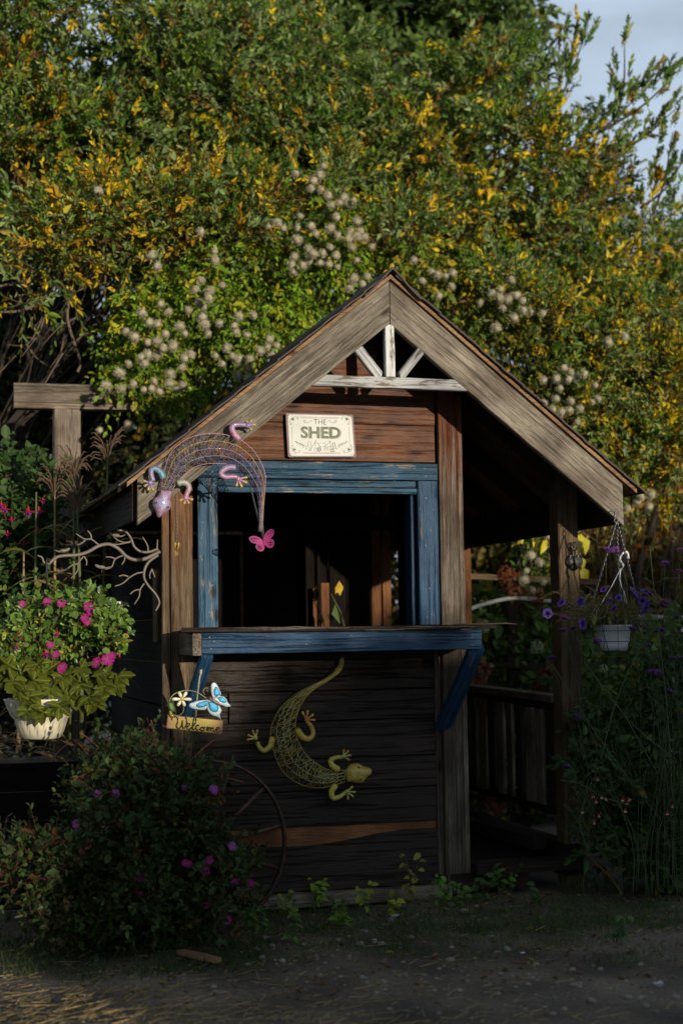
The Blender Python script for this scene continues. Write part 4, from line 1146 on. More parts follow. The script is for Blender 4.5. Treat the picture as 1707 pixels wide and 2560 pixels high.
# ---------------------------------------------------------------- spoked iron wheel
wc = Vector((-.835, -.11, .285))
wh = thing('wagon_wheel', 'old rusty spoked iron wheel leaning on the shed wall behind the bush', 'wheel', (wc.x, wc.y-.05, 0))
tl = .10
def wp(r, a): return Vector((wc.x+r*math.cos(a), wc.y-.0+math.sin(-a)*r*tl*1.2, wc.z+r*math.sin(a)*1.06))
g = G(); n = 72
v = []
for k in range(n):
    a = 2*math.pi*k/n
    for (dr, dy) in ((-.007, -.016), (.004, -.016), (.004, .016), (-.007, .016)):
        p = wp(.338+dr, a); p.y += dy; v.append(p)
g.add(v, [(k*4+j, k*4+(j+1) % 4, ((k+1) % n)*4+(j+1) % 4, ((k+1) % n)*4+j) for k in range(n) for j in range(4)])
g.obj('rim', M['iron'], wh, True)
for k in range(12):
    a = 2*math.pi*k/12+.22
    g = G(); g.tube([wp(.04, a), wp(.334, a)], .0115, 7); g.obj('spoke', M['iron'], wh, True)
g = G(); g.tube([wc+Vector((0, -.05, 0)), wc+Vector((0, -.04, 0)), wc+Vector((0, .04, 0))], [.03, .042, .042], 12); g.obj('hub', M['iron'], wh, True)

# ---------------------------------------------------------------- lock and key ornament
LY = -.006
def zpp(X, Y, Yp=LY): return at(*zp(X, Y), Yp)
lk = thing('padlock_ornament', 'black cast iron lock and key ornament screwed to the porch post', 'ornament', zpp(370, 640))
g = G()
q = [(330, 600), (300, 620), (282, 660), (285, 710), (310, 735), (340, 765), (372, 772), (405, 762), (435, 730), (462, 700), (462, 655), (440, 620), (415, 598), (400, 612), (345, 615)]
dome(g, [zpp(*p) for p in spline(q+[q[0]], 3)[:-1]], zpp(372, 685), .007, c=(1, 1, 1))
pc_ = g.obj('lock_plate', M['black'], lk, True)
g = G()
for s in (-1, 1):
    for (cx_, cy_, r_) in ((372+s*48, 690, 22), (372+s*40, 650, 14)):
        g.tube([zpp(cx_+s*(r_*(1-k/14))*math.cos(k*.6), cy_+(r_*(1-k/14))*math.sin(k*.6), LY-.008) for k in range(13)], .0011, 4, caps=False)
g.obj('scroll_relief', M['black'], pc_, True)
g = G(); g.tube([zpp(378+52*math.cos(a), 505+44*math.sin(a), LY-.008) for a in np.linspace(0, 2*math.pi, 22)], .003, 6, caps=False)
g.tube([zpp(378+24*math.cos(a), 500+22*math.sin(a), LY-.009) for a in np.linspace(0, 2*math.pi, 14)], .0022, 6, caps=False)
g.tube([zpp(378, 545, LY-.009), zpp(378, 770, LY-.012)], .0032, 6); g.ball(zpp(378, 570, LY-.009), .0055)
g.tube([zpp(345, 480), zpp(330, 530), zpp(345, 600)], .003, 6)
g.obj('key', M['black'], lk, True)
g = G()
for X in (330, 412): g.ball(zpp(X, 615, LY-.008), .003, n=6, c=(.55, .5, .4))
g.obj('screws', M['vc'], lk, True, kind='stuff')

yf = thing('wilted_sunflower', 'drooping yellow petals on a bent green stalk seen inside through the window', 'plant', at(850, 1500, 1.5))
g = G(); p = at(860, 1565, 1.5)
g.tube([Vector((p.x, 1.5, .1)), p, at(852, 1530, 1.5), at(835, 1500, 1.5), at(826, 1480, 1.5)], [.005, .004, .003, .003, .002], 5); g.obj('stalk', M['stem'], yf)
for k, (x0, y0, x1, y1, w_) in enumerate(((846, 1455, 838, 1485, 9), (848, 1452, 850, 1490, 10), (850, 1455, 843, 1480, 8), (838, 1510, 850, 1560, 9))):
    g = G(); a_ = at(x0, y0, 1.45); b_ = at(x1, y1, 1.44); q_ = at(x0+w_, (y0+y1)/2, 1.45); r_ = at(x0-w_, (y0+y1)/2, 1.45)
    g.add([a_, q_, b_, r_], [(0, 1, 2), (0, 2, 3)], c=(.6, .42, .03) if k < 3 else (.08, .14, .02)); g.obj('petal' if k < 3 else 'leaf', M['leaf'], yf)
# ---------------------------------------------------------------- right hanging basket
HY = -.325
bx_ = zpp(800, 1500, HY)
wbk = thing('wire_basket', 'dark green wire hanging basket on a chain from the right end of the roof board', 'hanging basket', zpp(800, 1660, HY))
g = G(); cxp = zpp(855, 1325, HY)
rings = [(.140, zpp(850, 1318, HY).z), (.122, zpp(850, 1435, HY).z), (.103, zpp(850, 1550, HY).z), (.076, zpp(850, 1662, HY).z)]
for r_, z_ in rings:
    g.tube([(cxp.x-.008+r_*math.cos(a), HY+r_*math.sin(a), z_) for a in np.linspace(0, 2*math.pi, 37)], .0017, 5, caps=False)
for k in range(12):
    a = 2*math.pi*k/12+.1
    g.tube([(cxp.x-.008+r_*math.cos(a), HY+r_*math.sin(a), z_) for r_, z_ in rings], .0015, 4)
for k in range(4):
    a = math.pi*k/4
    g.tube([(cxp.x-.008+rings[3][0]*math.cos(a), HY+rings[3][0]*math.sin(a), rings[3][1]), (cxp.x-.008-rings[3][0]*math.cos(a), HY-rings[3][0]*math.sin(a), rings[3][1])], .0014, 4)
g.obj('wire_frame', M['greenw'], wbk, True)
hk = zpp(845, 110, HY)
g = G(); g.tube([at(*zp(*p), HY) for p in spline([(785, 150), (800, 118), (845, 112), (858, 150), (830, 185), (810, 225), (830, 248), (852, 222), (835, 190)], 5)], .0022, 6); g.obj('hook', M['chain'], wbk, True)
for (a, b_) in ((zpp(828, 245, HY), zpp(515, 1080, HY)), (zpp(835, 245, HY), Vector((cxp.x+.07, HY+.11, rings[0][1]))), (zpp(840, 245, HY), Vector((cxp.x+.06, HY-.11, rings[0][1])))):
    g = G(); chain(g, a, b_ if b_.z < rings[0][1]+.02 else Vector((cxp.x-.148, HY, rings[0][1])), int((a-b_).length/.0095), r=.003, w_=.0042); g.obj('chain', M['chain'], wbk)
pot = thing('hanging_pot', 'small white plastic pot of fading purple petunias set inside the green wire basket', 'flower pot', zpp(805, 1655, HY))
g = G(); pcx = zpp(808, 1650, HY)
z0, z1 = zpp(800, 1652, HY).z, zpp(800, 1372, HY).z
h_ = z1-z0
g.lathe((pcx.x, HY, z0), [(.001, .003), (.056, .002), (.0585, 0), (.060, h_*.25), (.062, h_*.30), (.066, h_*.34), (.0745, h_*.92), (.079, h_*.925), (.080, h_), (.076, h_), (.070, h_*.8), (.001, h_*.78)], 36)
g.obj('pot', M['whitep'], pot, True)
g = G()
g.tube([at(*zp(*p), HY-.01) for p in spline([(965, 645), (962, 600), (945, 570), (915, 575), (885, 610), (872, 655), (890, 690), (905, 720), (895, 748), (878, 765)], 5)], [.0045]*26+[.006]*10+[.0035]*10, 8)
g.tube([at(*zp(*p), HY-.01) for p in ((880, 755), (780, 950), (612, 1230), (612, 1372))], .0019, 5)
g.tube([at(*zp(*p), HY+.02) for p in spline([(878, 760), (868, 840), (885, 940), (925, 1040), (1000, 1372)], 5)], .0017, 5)
g.tube([at(*zp(*p), HY-.03) for p in spline([(882, 760), (876, 850), (895, 950), (915, 1040), (930, 1372)], 5)], .0017, 5)
g.obj('hanger', M['whitep'], pot, True)

# ---------------------------------------------------------------- left hanging pot
LBY = -.03
lp0 = at(104, 1846, LBY)
lb = thing('hanging_pot', 'cream ribbed hanging pot overflowing with fuchsia and busy lizzie below the branch bracket', 'flower pot', lp0)
hz = at(104, 1750, LBY).z-lp0.z
g = G()
g.lathe(lp0, [(.001, .004), (.07, .0), (.078, .004), (.092, .03), (.100, .055), (.108, .08), (.122, hz*.6), (.131, hz*.72), (.140, hz*.85), (.148, hz), (.152, hz+.006), (.146, hz+.008), (.13, hz*.7), (.001, hz*.6)], 150,
        ripple=lambda th, z: (.014*abs(math.sin(th*9+z*26))-.008) if .006 < z < hz-.004 else 0)
g.c = [((1, 1, 1) if abs(math.sin(math.atan2(v[1]-lp0.y, v[0]-lp0.x)*9+(v[2]-lp0.z)*26)) > .3 or v[2]-lp0.z < .006 or v[2]-lp0.z > hz-.004 else (.5, .45, .36)) for v in g.v]
g.obj('pot', M['cream'], lb, True)
g = G(); tp = at(*zb(402, 665), LBY)
g.tube([at(*zb(415, 700), LBY), at(*zb(418, 660), LBY), at(*zb(400, 655), LBY), at(*zb(392, 690), LBY), at(*zb(398, 800), LBY), at(*zb(396, 1010), LBY)], [.0028]*3+[.005, .005, .0028], 6)
for a in (-.5, 1.6, 3.7):
    g.tube([at(*zb(396, 1005), LBY), (lp0.x+.145*math.cos(a), LBY+.145*math.sin(a), lp0.z+hz)], .0016, 4)
g.obj('hanger', M['black'], lb, True)
# white planter seen behind
wpc = at(262, 1560, .45)
wp2 = thing('planter', 'pale grey white planter half hidden behind the fuchsia foliage', 'planter', wpc)
g = G(); g.lathe(wpc, [(.001, 0), (.07, 0), (.095, .085), (.1, .086), (.1, .098), (.09, .098), (.085, .06), (.001, .05)], 28); g.obj('pot', M['whitep'], wp2, True)
# dark planter box at the left edge with a white cord
dp = thing('planter_box', 'large black timber planter box in the shade at the left edge', 'planter', (-1.62, .45, 0))
zt = at(60, 1897, .45).z
for k in range(5):
    z = .03+k*(zt-.02)/5
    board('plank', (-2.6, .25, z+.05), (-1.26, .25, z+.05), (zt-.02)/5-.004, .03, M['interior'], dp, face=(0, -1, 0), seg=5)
    board('plank', (-1.245, .25, z+.05), (-1.245, .95, z+.05), (zt-.02)/5-.004, .03, M['interior'], dp, face=(1, 0, 0), seg=3)
g = G(); g.box(-2.6, -1.26, .27, .95, zt-.06, zt-.03); g.obj('soil', M['soil'], dp)
# garden structures behind
pg = thing('pergola', 'weathered timber pergola post and beam dappled with sun left of the roof', 'pergola', (at(168, 1190, 2.0).x, 2.0, 0))
a, b_ = at(35, 982, 2.0), at(345, 990, 2.0)
board('beam', a, b_, .105, .05, 'greyplain', pg, seg=10)
a, b_ = at(35, 1014, 2.03), at(345, 1020, 2.03); board('under_beam', a, b_, .036, .09, 'greyplain', pg, seg=8)
p = at(168, 1020, 2.02); board('post', (p.x, 2.04, p.z-.01), (p.x, 2.04, 0), .145, .10, 'greyplain', pg, seg=12, cham=.006)
p = at(345, 1020, 2.02); board('post', (p.x+.9, 2.04, p.z-.3), (p.x+.9, 2.04, 0), .145, .10, 'barge', pg, seg=8) if False else None
tr_ = thing('trellis_fence', 'low weathered rail fence behind the porch among the hydrangeas', 'fence', (1.4, 1.84, 0))
a, b_ = at(1150, 1440, 1.84), at(1492, 1455, 1.84)
board('rail', a, b_, .034, .03, 'postwood', tr_, seg=8)
for X in (1276, 1480):
    p = at(X, 1450, 1.88); board('post', (p.x, 1.88, p.z), (p.x, 1.88, 0), .06, .05, 'darkwood', tr_, seg=5)
a, b_ = at(1150, 1660, 1.84), at(1492, 1670, 1.84); board('rail', a, b_, .034, .03, 'darkwood', tr_, seg=8)
g = G(); g.tube([at(*p, 1.80) for p in spline([(1120, 1550), (1171, 1524), (1226, 1506), (1276, 1496), (1330, 1498), (1402, 1508), (1500, 1530), (1570, 1541), (1640, 1543), (1740, 1546)], 5)], .0125, 8)
o = g.obj('pipe_hoop', M['pipe'], None, True); tag(o, 'grey white plastic pipe bent in a low arch behind the porch', 'pipe')
g = G(); g.tube([atz(1060+460, 2110, .12) if False else at(*p, -.15) for p in spline([(1452, 2120), (1480, 2150), (1530, 2200), (1570, 2262), (1605, 2285), (1707, 2305), (1760, 2312)], 5)], .0055, 6)
o = g.obj('woody_stem', plain('tan bark', (.22, .13, .05), .7), None, True); tag(o, 'long tan woody stem arching down to the ground at lower right', 'stem')
# plank on the soil, litter
M['paper'] = plain('dirty paper', (.34, .35, .37), .8)
a, b_ = atz(452, 2388, .02), atz(545, 2408, .02)
o = board('wood_offcut', a+Vector((0, 0, .012)), b_+Vector((0, 0, .01)), .035, .016, 'deckedge', None, face=(0, 0, 1), jit=.006); tag(o, 'splintered pale wood offcut lying on the soil in front of the bush', 'plank')
for k, (x, y, s, lab) in enumerate(((990, 2290, .02, 'crumpled white paper scrap nearest the shed sill'), (935, 2350, .012, 'small white paper scrap lying on the bare path left of centre'), (1307, 2383, .012, 'tiny white paper scrap on the path below the porch'), (1645, 2460, .02, 'bluish white paper scrap at the lower right corner'))):
    g = G(); p = atz(x, y, .015); pts = []
    n = 5
    for j in range(n):
        for i in range(n): pts.append(p+Vector(((i/4-.5)*s*1.6, (j/4-.5)*s*1.4, random.uniform(.0, .35)*s)))
    g.add(pts, [(j*n+i, j*n+i+1, (j+1)*n+i+1, (j+1)*n+i) for j in range(n-1) for i in range(n-1)])
    o = g.obj('paper_scrap', M['paper'], None); tag(o, lab, 'litter', 'paper scraps on the path')

# ================================================================ planting
def col(*c): return np.array(c, float)
def clumps(centres, rad, M_, K, ll, lw, colf, lv, sticks, lrange=(.16, .34), face=(.2, -.75, .45), droop=.12, ang=.7, stickcol=(.13, .075, .04), upb=.45, var=.25, nj=.6):
    """around every centre M_ twigs that leave it in all directions, rather outwards, up and towards the light"""
    C = np.array(centres, float); n = len(C)
    rad = np.broadcast_to(np.asarray(rad, float), (n,))
    P = np.repeat(C, M_, 0); rr = np.repeat(rad, M_)[:, None]
    o = nrm(RNG.normal(size=P.shape))*RNG.random((len(P), 1))**.5*rr*.85
    P = P+o
    D = nrm(o/rr*.8+RNG.normal(size=P.shape)*.55+np.array([0, -.25, upb]))
    L = RNG.uniform(*lrange, size=len(P))
    cc = colf(np.repeat(C, M_, 0), len(P))
    sprays(lv, P, D, L, K, ll, lw, ang=ang, droop=droop, col=cc, face=face, var=var, sticks=sticks, stickcol=stickcol, nj=nj)
def fill(regions, Y0, Y1, n, holes=(), rmin=1.0):
    """n clump centres over the elliptical regions (px, py, rx, ry) between the depths Y0 and Y1, none in the gaps"""
    out = []
    a = np.array([r[2]*r[3] for r in regions], float); a /= a.sum()
    tries = 0
    while len(out) < n and tries < n*30:
        tries += 1
        r = regions[RNG.choice(len(regions), p=a)]
        u = RNG.random()*2*math.pi; q = math.sqrt(RNG.random())
        x, y = r[0]+r[2]*q*math.cos(u), r[1]+r[3]*q*math.sin(u)
        if any(((x-h[0])/h[2])**2+((y-h[1])/h[3])**2 < 1 for h in holes): continue
        Y = RNG.uniform(Y0, Y1)
        p = at(x, y, Y)
        if p.z < .05: continue
        out.append((p.x, p.y, p.z))
    return out
def limbs(root, tops, name, parent, r0_=.05, r1_=.006, mat='bark', n=None, trunk_h=.4, spread=.12):
    """trunk and limbs from the root to the clump centres"""
    root = Vector(root); tops = [Vector(t) for t in tops]
    if n and len(tops) > n: tops = [tops[i] for i in RNG.choice(len(tops), n, replace=False)]
    cen = sum(tops, Vector())/len(tops)
    g = G()
    fork = root.lerp(cen, trunk_h)
    pts = spline([root, root.lerp(fork, .5)+Vector((spread*.3, 0, 0)), fork, fork.lerp(cen, .7)], 4)
    g.tube(pts, np.linspace(r0_, r0_*.55, len(pts)), 10)
    g.obj('trunk', M[mat], parent, True)
    g = G()
    for t in tops:
        s0 = Vector(pts[RNG.integers(len(pts)//3, len(pts))])
        mid = s0.lerp(t, .5)+Vector((RNG.normal()*spread, RNG.normal()*spread, abs(RNG.normal())*spread+.05*(t-s0).length))
        q = spline([s0, mid, t], 4)
        g.tube(q, np.linspace(r0_*.17, r1_*.8, len(q)), 5, caps=False)
    g.obj(name, M[mat], parent, True, kind='stuff')

SKYHOLES = [(1690, 60, 120, 200), (1440, 60, 120, 90), (255, 90, 60, 50), (300, 190, 50, 40), (235, 830, 75, 95), (70, 670, 40, 60), (1500, 150, 190, 110), (1640, 420, 130, 110), (1380, 60, 90, 60), (1265, 430, 70, 60), (1180, 235, 34, 30), (1290, 235, 75, 40), (1330, 560, 30, 50), (1440, 640, 60, 35), (1560, 590, 60, 50), (1410, 510, 30, 26), (140, 60, 30, 30)]
yel = np.array([[330, 480], [500, 560], [120, 560], [180, 640], [1360, 400], [1400, 480], [1500, 560], [1560, 640], [1450, 760], [1600, 820], [1300, 800], [1060, 420], [640, 420], [60, 330], [1180, 540], [1600, 1010], [1450, 950]])
yelw = np.array([at(x, y, 3.0)[:] for x, y in yel])
GA, GB, GC, YA, YB, BR = col(.070, .145, .018), col(.20, .28, .10), col(.14, .225, .018), col(.66, .48, .012), col(.50, .30, .012), col(.16, .09, .02)
WH = SKYHOLES+[(1040, 100, 130, 130)]
def willowcol(base_y=.10, near=.55):
    def f(C, n):
        d = np.min(np.hypot(C[:, None, 0]-yelw[None, :, 0], C[:, None, 2]-yelw[None, :, 2]), 1)
        py = base_y+near*np.exp(-(d/.24)**2)
        u = RNG.random(n)
        g_ = np.where((RNG.random(n) < .38)[:, None], GA, np.where((RNG.random(n) < .6)[:, None], GB, GC))
        y_ = np.where((RNG.random(n) < .62)[:, None], YA, YB)
        c = np.where((u < py)[:, None], y_, g_)
        return np.where((RNG.random(n) < .05)[:, None], BR, c)
    return f
def bcol(a, b_, c=None, pc=.1):
    def f(C, n):
        u = RNG.random(n)[:, None]
        o = col(*a)*(1-u)+col(*b_)*u
        return np.where((RNG.random(n) < pc)[:, None], col(*(c or a)), o)
    return f
# --- willow on the left, nearest layer
def tree(name, label, cat, regions, Y0, Y1, n, M_, K, ll, lw, colf, root, rad=.2, group=None, shape='lance', mat='leaf', holes=SKYHOLES, nl_=26, r0_=.07, tips=(), **k):
    t = thing(name, label, cat, root, group)
    C = fill(regions, Y0, Y1, n, holes)
    lv = Leaves(); st = []
    clumps(C, rad, M_, K, ll, lw, colf, lv, st, **k)
    for (q, m_, lr) in tips:
        P = []; D = []
        for i in range(m_):
            u = RNG.random(); a = np.array(at(q[0], q[1], q[4])); b_ = np.array(at(q[2], q[3], q[4]))
            P.append(a*(1-u)+b_*u+RNG.normal(size=3)*.05); d = nrm(b_-a); D.append(nrm(d*.8+np.array([0, 0, .6])+RNG.normal(size=3)*.3))
        P = np.array(P); D = np.array(D)
        sprays(lv, P, D, RNG.uniform(*lr, size=m_), K, ll, lw, ang=.5, droop=.05, col=colf(P, m_), sticks=st, stickcol=(.03, .022, .018))
        g = G(); g.tube(spline([at(q[0], q[1], q[4]), at((q[0]+q[2])/2+8, (q[1]+q[3])/2+12, q[4]), at(q[2], q[3], q[4])], 5), np.linspace(.012, .003, 11), 5); g.obj('branch', M['bark'], t, True)
    lv.build('crown', t, mat, shape)
    build_sticks(st, 'twigs', t, .0022)
    limbs(root, C, 'limbs', t, r0_, n=nl_)
    return t
tree('willow_tree', 'broad willow with small grey green and yellowing leaves filling the upper left', 'tree',
     [(150, 120, 330, 230), (420, 330, 420, 240), (150, 430, 300, 200), (650, 260, 300, 250), (560, 480, 330, 120), (880, 420, 260, 180), (230, 600, 200, 70)], 2.6, 3.9, 360, 17, 15, .052, .022, willowcol(.05, .24), (-2.3, 3.6, 0), rad=.2, holes=WH)
tree('willow_tree', 'willow with long arching twigs reaching into the open sky at the upper right', 'tree',
     [(1230, 290, 160, 150), (1250, 470, 260, 170), (1450, 380, 150, 120), (1130, 620, 250, 150), (1480, 640, 250, 170), (1400, 560, 250, 150), (1620, 760, 160, 200)], 2.5, 3.8, 180, 17, 15, .052, .022, willowcol(.08, .30), (2.2, 3.6, 0), rad=.2, holes=WH,
     tips=[((1380, 400, 1620, 215, 2.9), 30, (.1, .2)), ((1350, 330, 1470, 60, 3.0), 34, (.1, .22)), ((1280, 300, 1400, 90, 3.1), 15, (.1, .18)), ((1500, 330, 1700, 170, 2.8), 26, (.1, .2)), ((1540, 290, 1560, 110, 2.9), 15, (.1, .18)), ((1500, 400, 1690, 270, 2.8), 22, (.08, .18)), ((1620, 560, 1680, 330, 2.7), 19, (.08, .18)), ((1180, 180, 1390, 60, 3.0), 19, (.1, .2)), ((1600, 520, 1707, 400, 2.9), 19, (.1, .18)), ((1300, 260, 1330, 120, 3.0), 15, (.1, .18))])
tree('willow_branch', 'low willow boughs with yellow leaves hanging before the clematis at left', 'branch',
     [(430, 560, 330, 90), (150, 600, 180, 90), (640, 520, 160, 80), (1000, 600, 120, 70), (60, 690, 90, 60), (880, 470, 90, 60)], 1.9, 2.5, 85, 14, 14, .050, .018, willowcol(.16, .3), (-2.2, 3.4, 1.5), rad=.14, holes=SKYHOLES, r0_=.03, nl_=16)
# unseen boughs overhead and trees at the sides, added to cut the sky light
def around(label, lo, hi, n, root, name='sky_blocking_tree'):
    t = thing(name, label, 'tree', root, 'unseen trees added to block sky light')
    C = [tuple(RNG.uniform(lo[k], hi[k]) for k in range(3)) for _ in range(n)]
    lv = Leaves(); st = []
    clumps(C, .45, 12, 8, .17, .09, bcol((.05, .09, .02), (.10, .15, .03), (.3, .2, .02), .1), lv, st, lrange=(.4, .8))
    lv.build('crown', t, 'leaf', 'oval'); build_sticks(st, 'twigs', t, .003); limbs(root, C, 'limbs', t, .16, n=16)
around('added unseen willow boughs high over the shed and path, blocking sky light', (-5.5, -6.5, 7.5), (5.5, 1.0, 8.8), 240, (-8.0, -6.0, 0))
around('added unseen willow boughs high behind the viewer, blocking sky light', (-6, -12.5, 9.2), (7, -6.3, 10.8), 240, (-8.5, -10.0, 0))
around('added unseen leafy tree on the left, blocking sky light', (-8, -9, 1.0), (-5.5, 4, 8.0), 170, (-7, -2, 0), 'sky_blocking_side_tree')
around('added unseen leafy tree on the right, blocking sky light', (6.5, -4, 1.0), (9, 5, 8.5), 150, (9, 0, 0), 'sky_blocking_side_tree')
# shrub willow low on the right, more yellow, nearer
tree('shrub', 'yellow leaved willow shrub spilling in beside the right slope of the roof', 'shrub',
     [(1560, 1020, 200, 170), (1440, 880, 130, 100), (1640, 1150, 120, 120), (1320, 770, 110, 80), (1620, 900, 130, 150)], 1.9, 2.7, 110, 16, 12, .052, .019, willowcol(.24, .3), (2.3, 2.4, 0), rad=.16, holes=SKYHOLES[-3:]+[(1560, 1290, 150, 60)], r0_=.03)
# taller broadleaf tree behind, top centre
tree('broadleaf_tree', 'dark green tree with broad rounded leaves rising at top centre behind the willows', 'tree',
     [(1060, 110, 260, 220), (1220, 60, 130, 90), (800, 60, 230, 130), (1040, 300, 200, 120)], 4.6, 5.8, 120, 16, 9, .088, .062, bcol((.05, .10, .02), (.14, .22, .05), (.30, .22, .03), .04), (1.5, 5.4, 0), rad=.3, shape='heart', lrange=(.25, .5))
# far trees closing the view
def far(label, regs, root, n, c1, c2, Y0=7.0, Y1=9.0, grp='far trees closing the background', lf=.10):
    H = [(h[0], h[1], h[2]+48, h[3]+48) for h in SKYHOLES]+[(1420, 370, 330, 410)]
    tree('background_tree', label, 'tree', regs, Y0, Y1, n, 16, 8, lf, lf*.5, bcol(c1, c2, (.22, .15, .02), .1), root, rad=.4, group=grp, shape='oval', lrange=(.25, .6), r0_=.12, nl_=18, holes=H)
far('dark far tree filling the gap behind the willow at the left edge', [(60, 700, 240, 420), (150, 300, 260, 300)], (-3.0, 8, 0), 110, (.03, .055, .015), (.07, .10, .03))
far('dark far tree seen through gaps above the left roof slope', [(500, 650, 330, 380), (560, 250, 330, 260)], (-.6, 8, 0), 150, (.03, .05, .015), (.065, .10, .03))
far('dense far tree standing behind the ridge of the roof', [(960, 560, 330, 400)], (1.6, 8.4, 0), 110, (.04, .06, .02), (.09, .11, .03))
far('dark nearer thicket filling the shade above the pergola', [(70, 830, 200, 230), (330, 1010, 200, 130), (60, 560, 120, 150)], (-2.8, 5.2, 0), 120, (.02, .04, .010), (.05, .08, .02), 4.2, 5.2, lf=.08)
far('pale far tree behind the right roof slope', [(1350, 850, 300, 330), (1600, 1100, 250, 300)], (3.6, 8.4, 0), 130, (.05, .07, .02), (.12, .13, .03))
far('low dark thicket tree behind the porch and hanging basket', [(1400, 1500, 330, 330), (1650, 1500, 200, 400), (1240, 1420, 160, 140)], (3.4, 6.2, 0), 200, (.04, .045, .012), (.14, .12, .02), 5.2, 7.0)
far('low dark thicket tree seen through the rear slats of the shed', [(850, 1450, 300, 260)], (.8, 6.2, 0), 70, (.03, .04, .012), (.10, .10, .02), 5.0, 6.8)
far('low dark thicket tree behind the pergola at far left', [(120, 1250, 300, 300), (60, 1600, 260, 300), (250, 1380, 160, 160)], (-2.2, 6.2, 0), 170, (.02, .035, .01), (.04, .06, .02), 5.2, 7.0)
# bare dead twigs hanging at left
dt = thing('dead_branch', 'tangle of bare grey brown twigs hanging above the pergola beam', 'branch', at(150, 700, 2.3))
g = G()
for k in range(34):
    x, y = RNG.uniform(10, 330), RNG.uniform(640, 900)
    a = RNG.uniform(-.4, 2.6); L_ = RNG.uniform(40, 130)
    q = [(x, y), (x+L_*.5*math.cos(a), y+L_*.5*math.sin(a)+RNG.normal()*12), (x+L_*math.cos(a)+RNG.normal()*15, y+L_*math.sin(a))]
    Yq = RNG.uniform(2.2, 2.7)
    g.tube([at(p[0], p[1], Yq) for p in spline(q, 4)], np.linspace(.0045, .0015, 9), 4, caps=False)
for q in ([(0, 715), (60, 705), (110, 690), (150, 650)], [(0, 780), (60, 775), (120, 740), (150, 690)], [(150, 640), (175, 720), (170, 800), (200, 900), (195, 930)]):
    g.tube([at(p[0], p[1], 2.3) for p in spline(q, 5)], .007, 5)
g.obj('bare_twigs', plain('bare twig bark', (.15, .11, .08), .8), dt, kind='stuff')

# --- clematis vine with silky seed heads
def seedhead():
    g = G(); rnd = random.Random(2)
    g.ball((0, 0, 0), .68, n=10)
    for k in range(240):
        d = Vector((rnd.gauss(0, 1), rnd.gauss(0, 1), rnd.gauss(0, 1))).normalized(); s = d.orthogonal().normalized()*.045
        l = rnd.uniform(.9, 1.14)
        g.add([d*.4+s, d*.4-s, d*l+d.cross(s)*2], [(0, 1, 2)])
    me = g.mesh('seed_head', False); me.materials.append(M['fluff']); return me
SH = seedhead()
def vine(label, regs, Y0, Y1, n, heads, root, colf, holes=()):
    t = thing('clematis_vine', label, 'vine', root, 'clematis vines behind the shed')
    C = fill(regs, Y0, Y1, n, holes)
    lv = Leaves(); st = []
    clumps(C, .12, 12, 9, .046, .021, colf, lv, st, lrange=(.1, .22), droop=.5, upb=-.1, face=(.2, -.8, .6), ang=.9, nj=.45, stickcol=(.09, .05, .03))
    lv.build('foliage', t, 'leaf', 'lance', singles=220, fold=.15)
    build_sticks(st, 'tendrils', t, .0013)
    hl = []
    for (x, y, m_, s) in heads:
        for k in range(m_):
            px_, py_ = x+RNG.normal()*s, y+RNG.normal()*s*.8
            if any(abs(px_-h[0])+abs(py_-h[1]) < 21 for h in hl): continue
            hl.append((px_, py_))
            p = at(px_, py_, Y0-.34+RNG.random()*.12)
            r = RNG.uniform(.026, .040)
            o = link('seed_head', SH, None, t, Matrix.LocRotScale(p, Vector((RNG.random()*6, RNG.random()*6, RNG.random()*6)).to_tuple() and __import__('mathutils').Euler(RNG.random(3)*6), Vector((r, r, r*.95))))
    limbs(root, C, 'stems', t, .014, .002, n=30)
    return t
VC = bcol((.10, .20, .012), (.24, .38, .025), (.42, .38, .02), .16)
hd = [(775, 450, 10, 24), (845, 500, 10, 25), (770, 560, 12, 28), (830, 630, 18, 32), (880, 590, 10, 24), (770, 650, 12, 28), (510, 730, 8, 26), (480, 780, 8, 30), (430, 870, 9, 28), (360, 890, 8, 26), (560, 830, 6, 24), (640, 880, 8, 28), (690, 860, 7, 22), (570, 900, 6, 22), (400, 800, 6, 26), (310, 960, 6, 22), (370, 980, 5, 22), (620, 810, 5, 30), (290, 1060, 3, 20), (380, 640, 3, 26), (270, 500, 2, 20), (530, 640, 5, 26), (340, 830, 5, 20), (680, 560, 5, 30), (900, 700, 4, 24), (420, 940, 5, 26)]
vine('clematis vine of bright yellow green leaves and beige seed heads above the left roof',
     [(600, 720, 200, 90), (560, 800, 200, 80), (400, 860, 120, 100), (790, 560, 120, 120), (640, 880, 90, 50), (330, 910, 60, 50), (360, 990, 40, 30), (450, 740, 110, 70), (830, 650, 90, 60)], 2.0, 2.4, 135, hd, (-1.3, 2.35, 0), VC, holes=[(235, 830, 60, 85), (410, 990, 50, 25)])
hd2 = [(1060, 680, 5, 20), (1250, 730, 9, 26), (1310, 780, 8, 24), (1240, 810, 6, 22), (1410, 940, 8, 28), (1420, 1000, 6, 24), (1440, 1050, 5, 20), (1480, 980, 4, 22), (1380, 1010, 5, 22), (1540, 850, 3, 20), (1120, 720, 4, 20), (1600, 1260, 9, 26), (1350, 1400, 7, 20), (1330, 1460, 6, 22), (1360, 1330, 3, 20), (1450, 1300, 3, 20)]
vine('clematis vine with beige seed heads mixed with yellow leaves beyond the right roof slope',
     [(1240, 760, 150, 90), (1400, 920, 120, 110), (1100, 680, 110, 60), (1500, 800, 130, 110), (1540, 1180, 100, 120), (1350, 1400, 80, 70)], 2.0, 2.4, 130, hd2, (1.9, 2.4, 0), bcol((.07, .13, .015), (.15, .22, .02), (.40, .30, .02), .2))

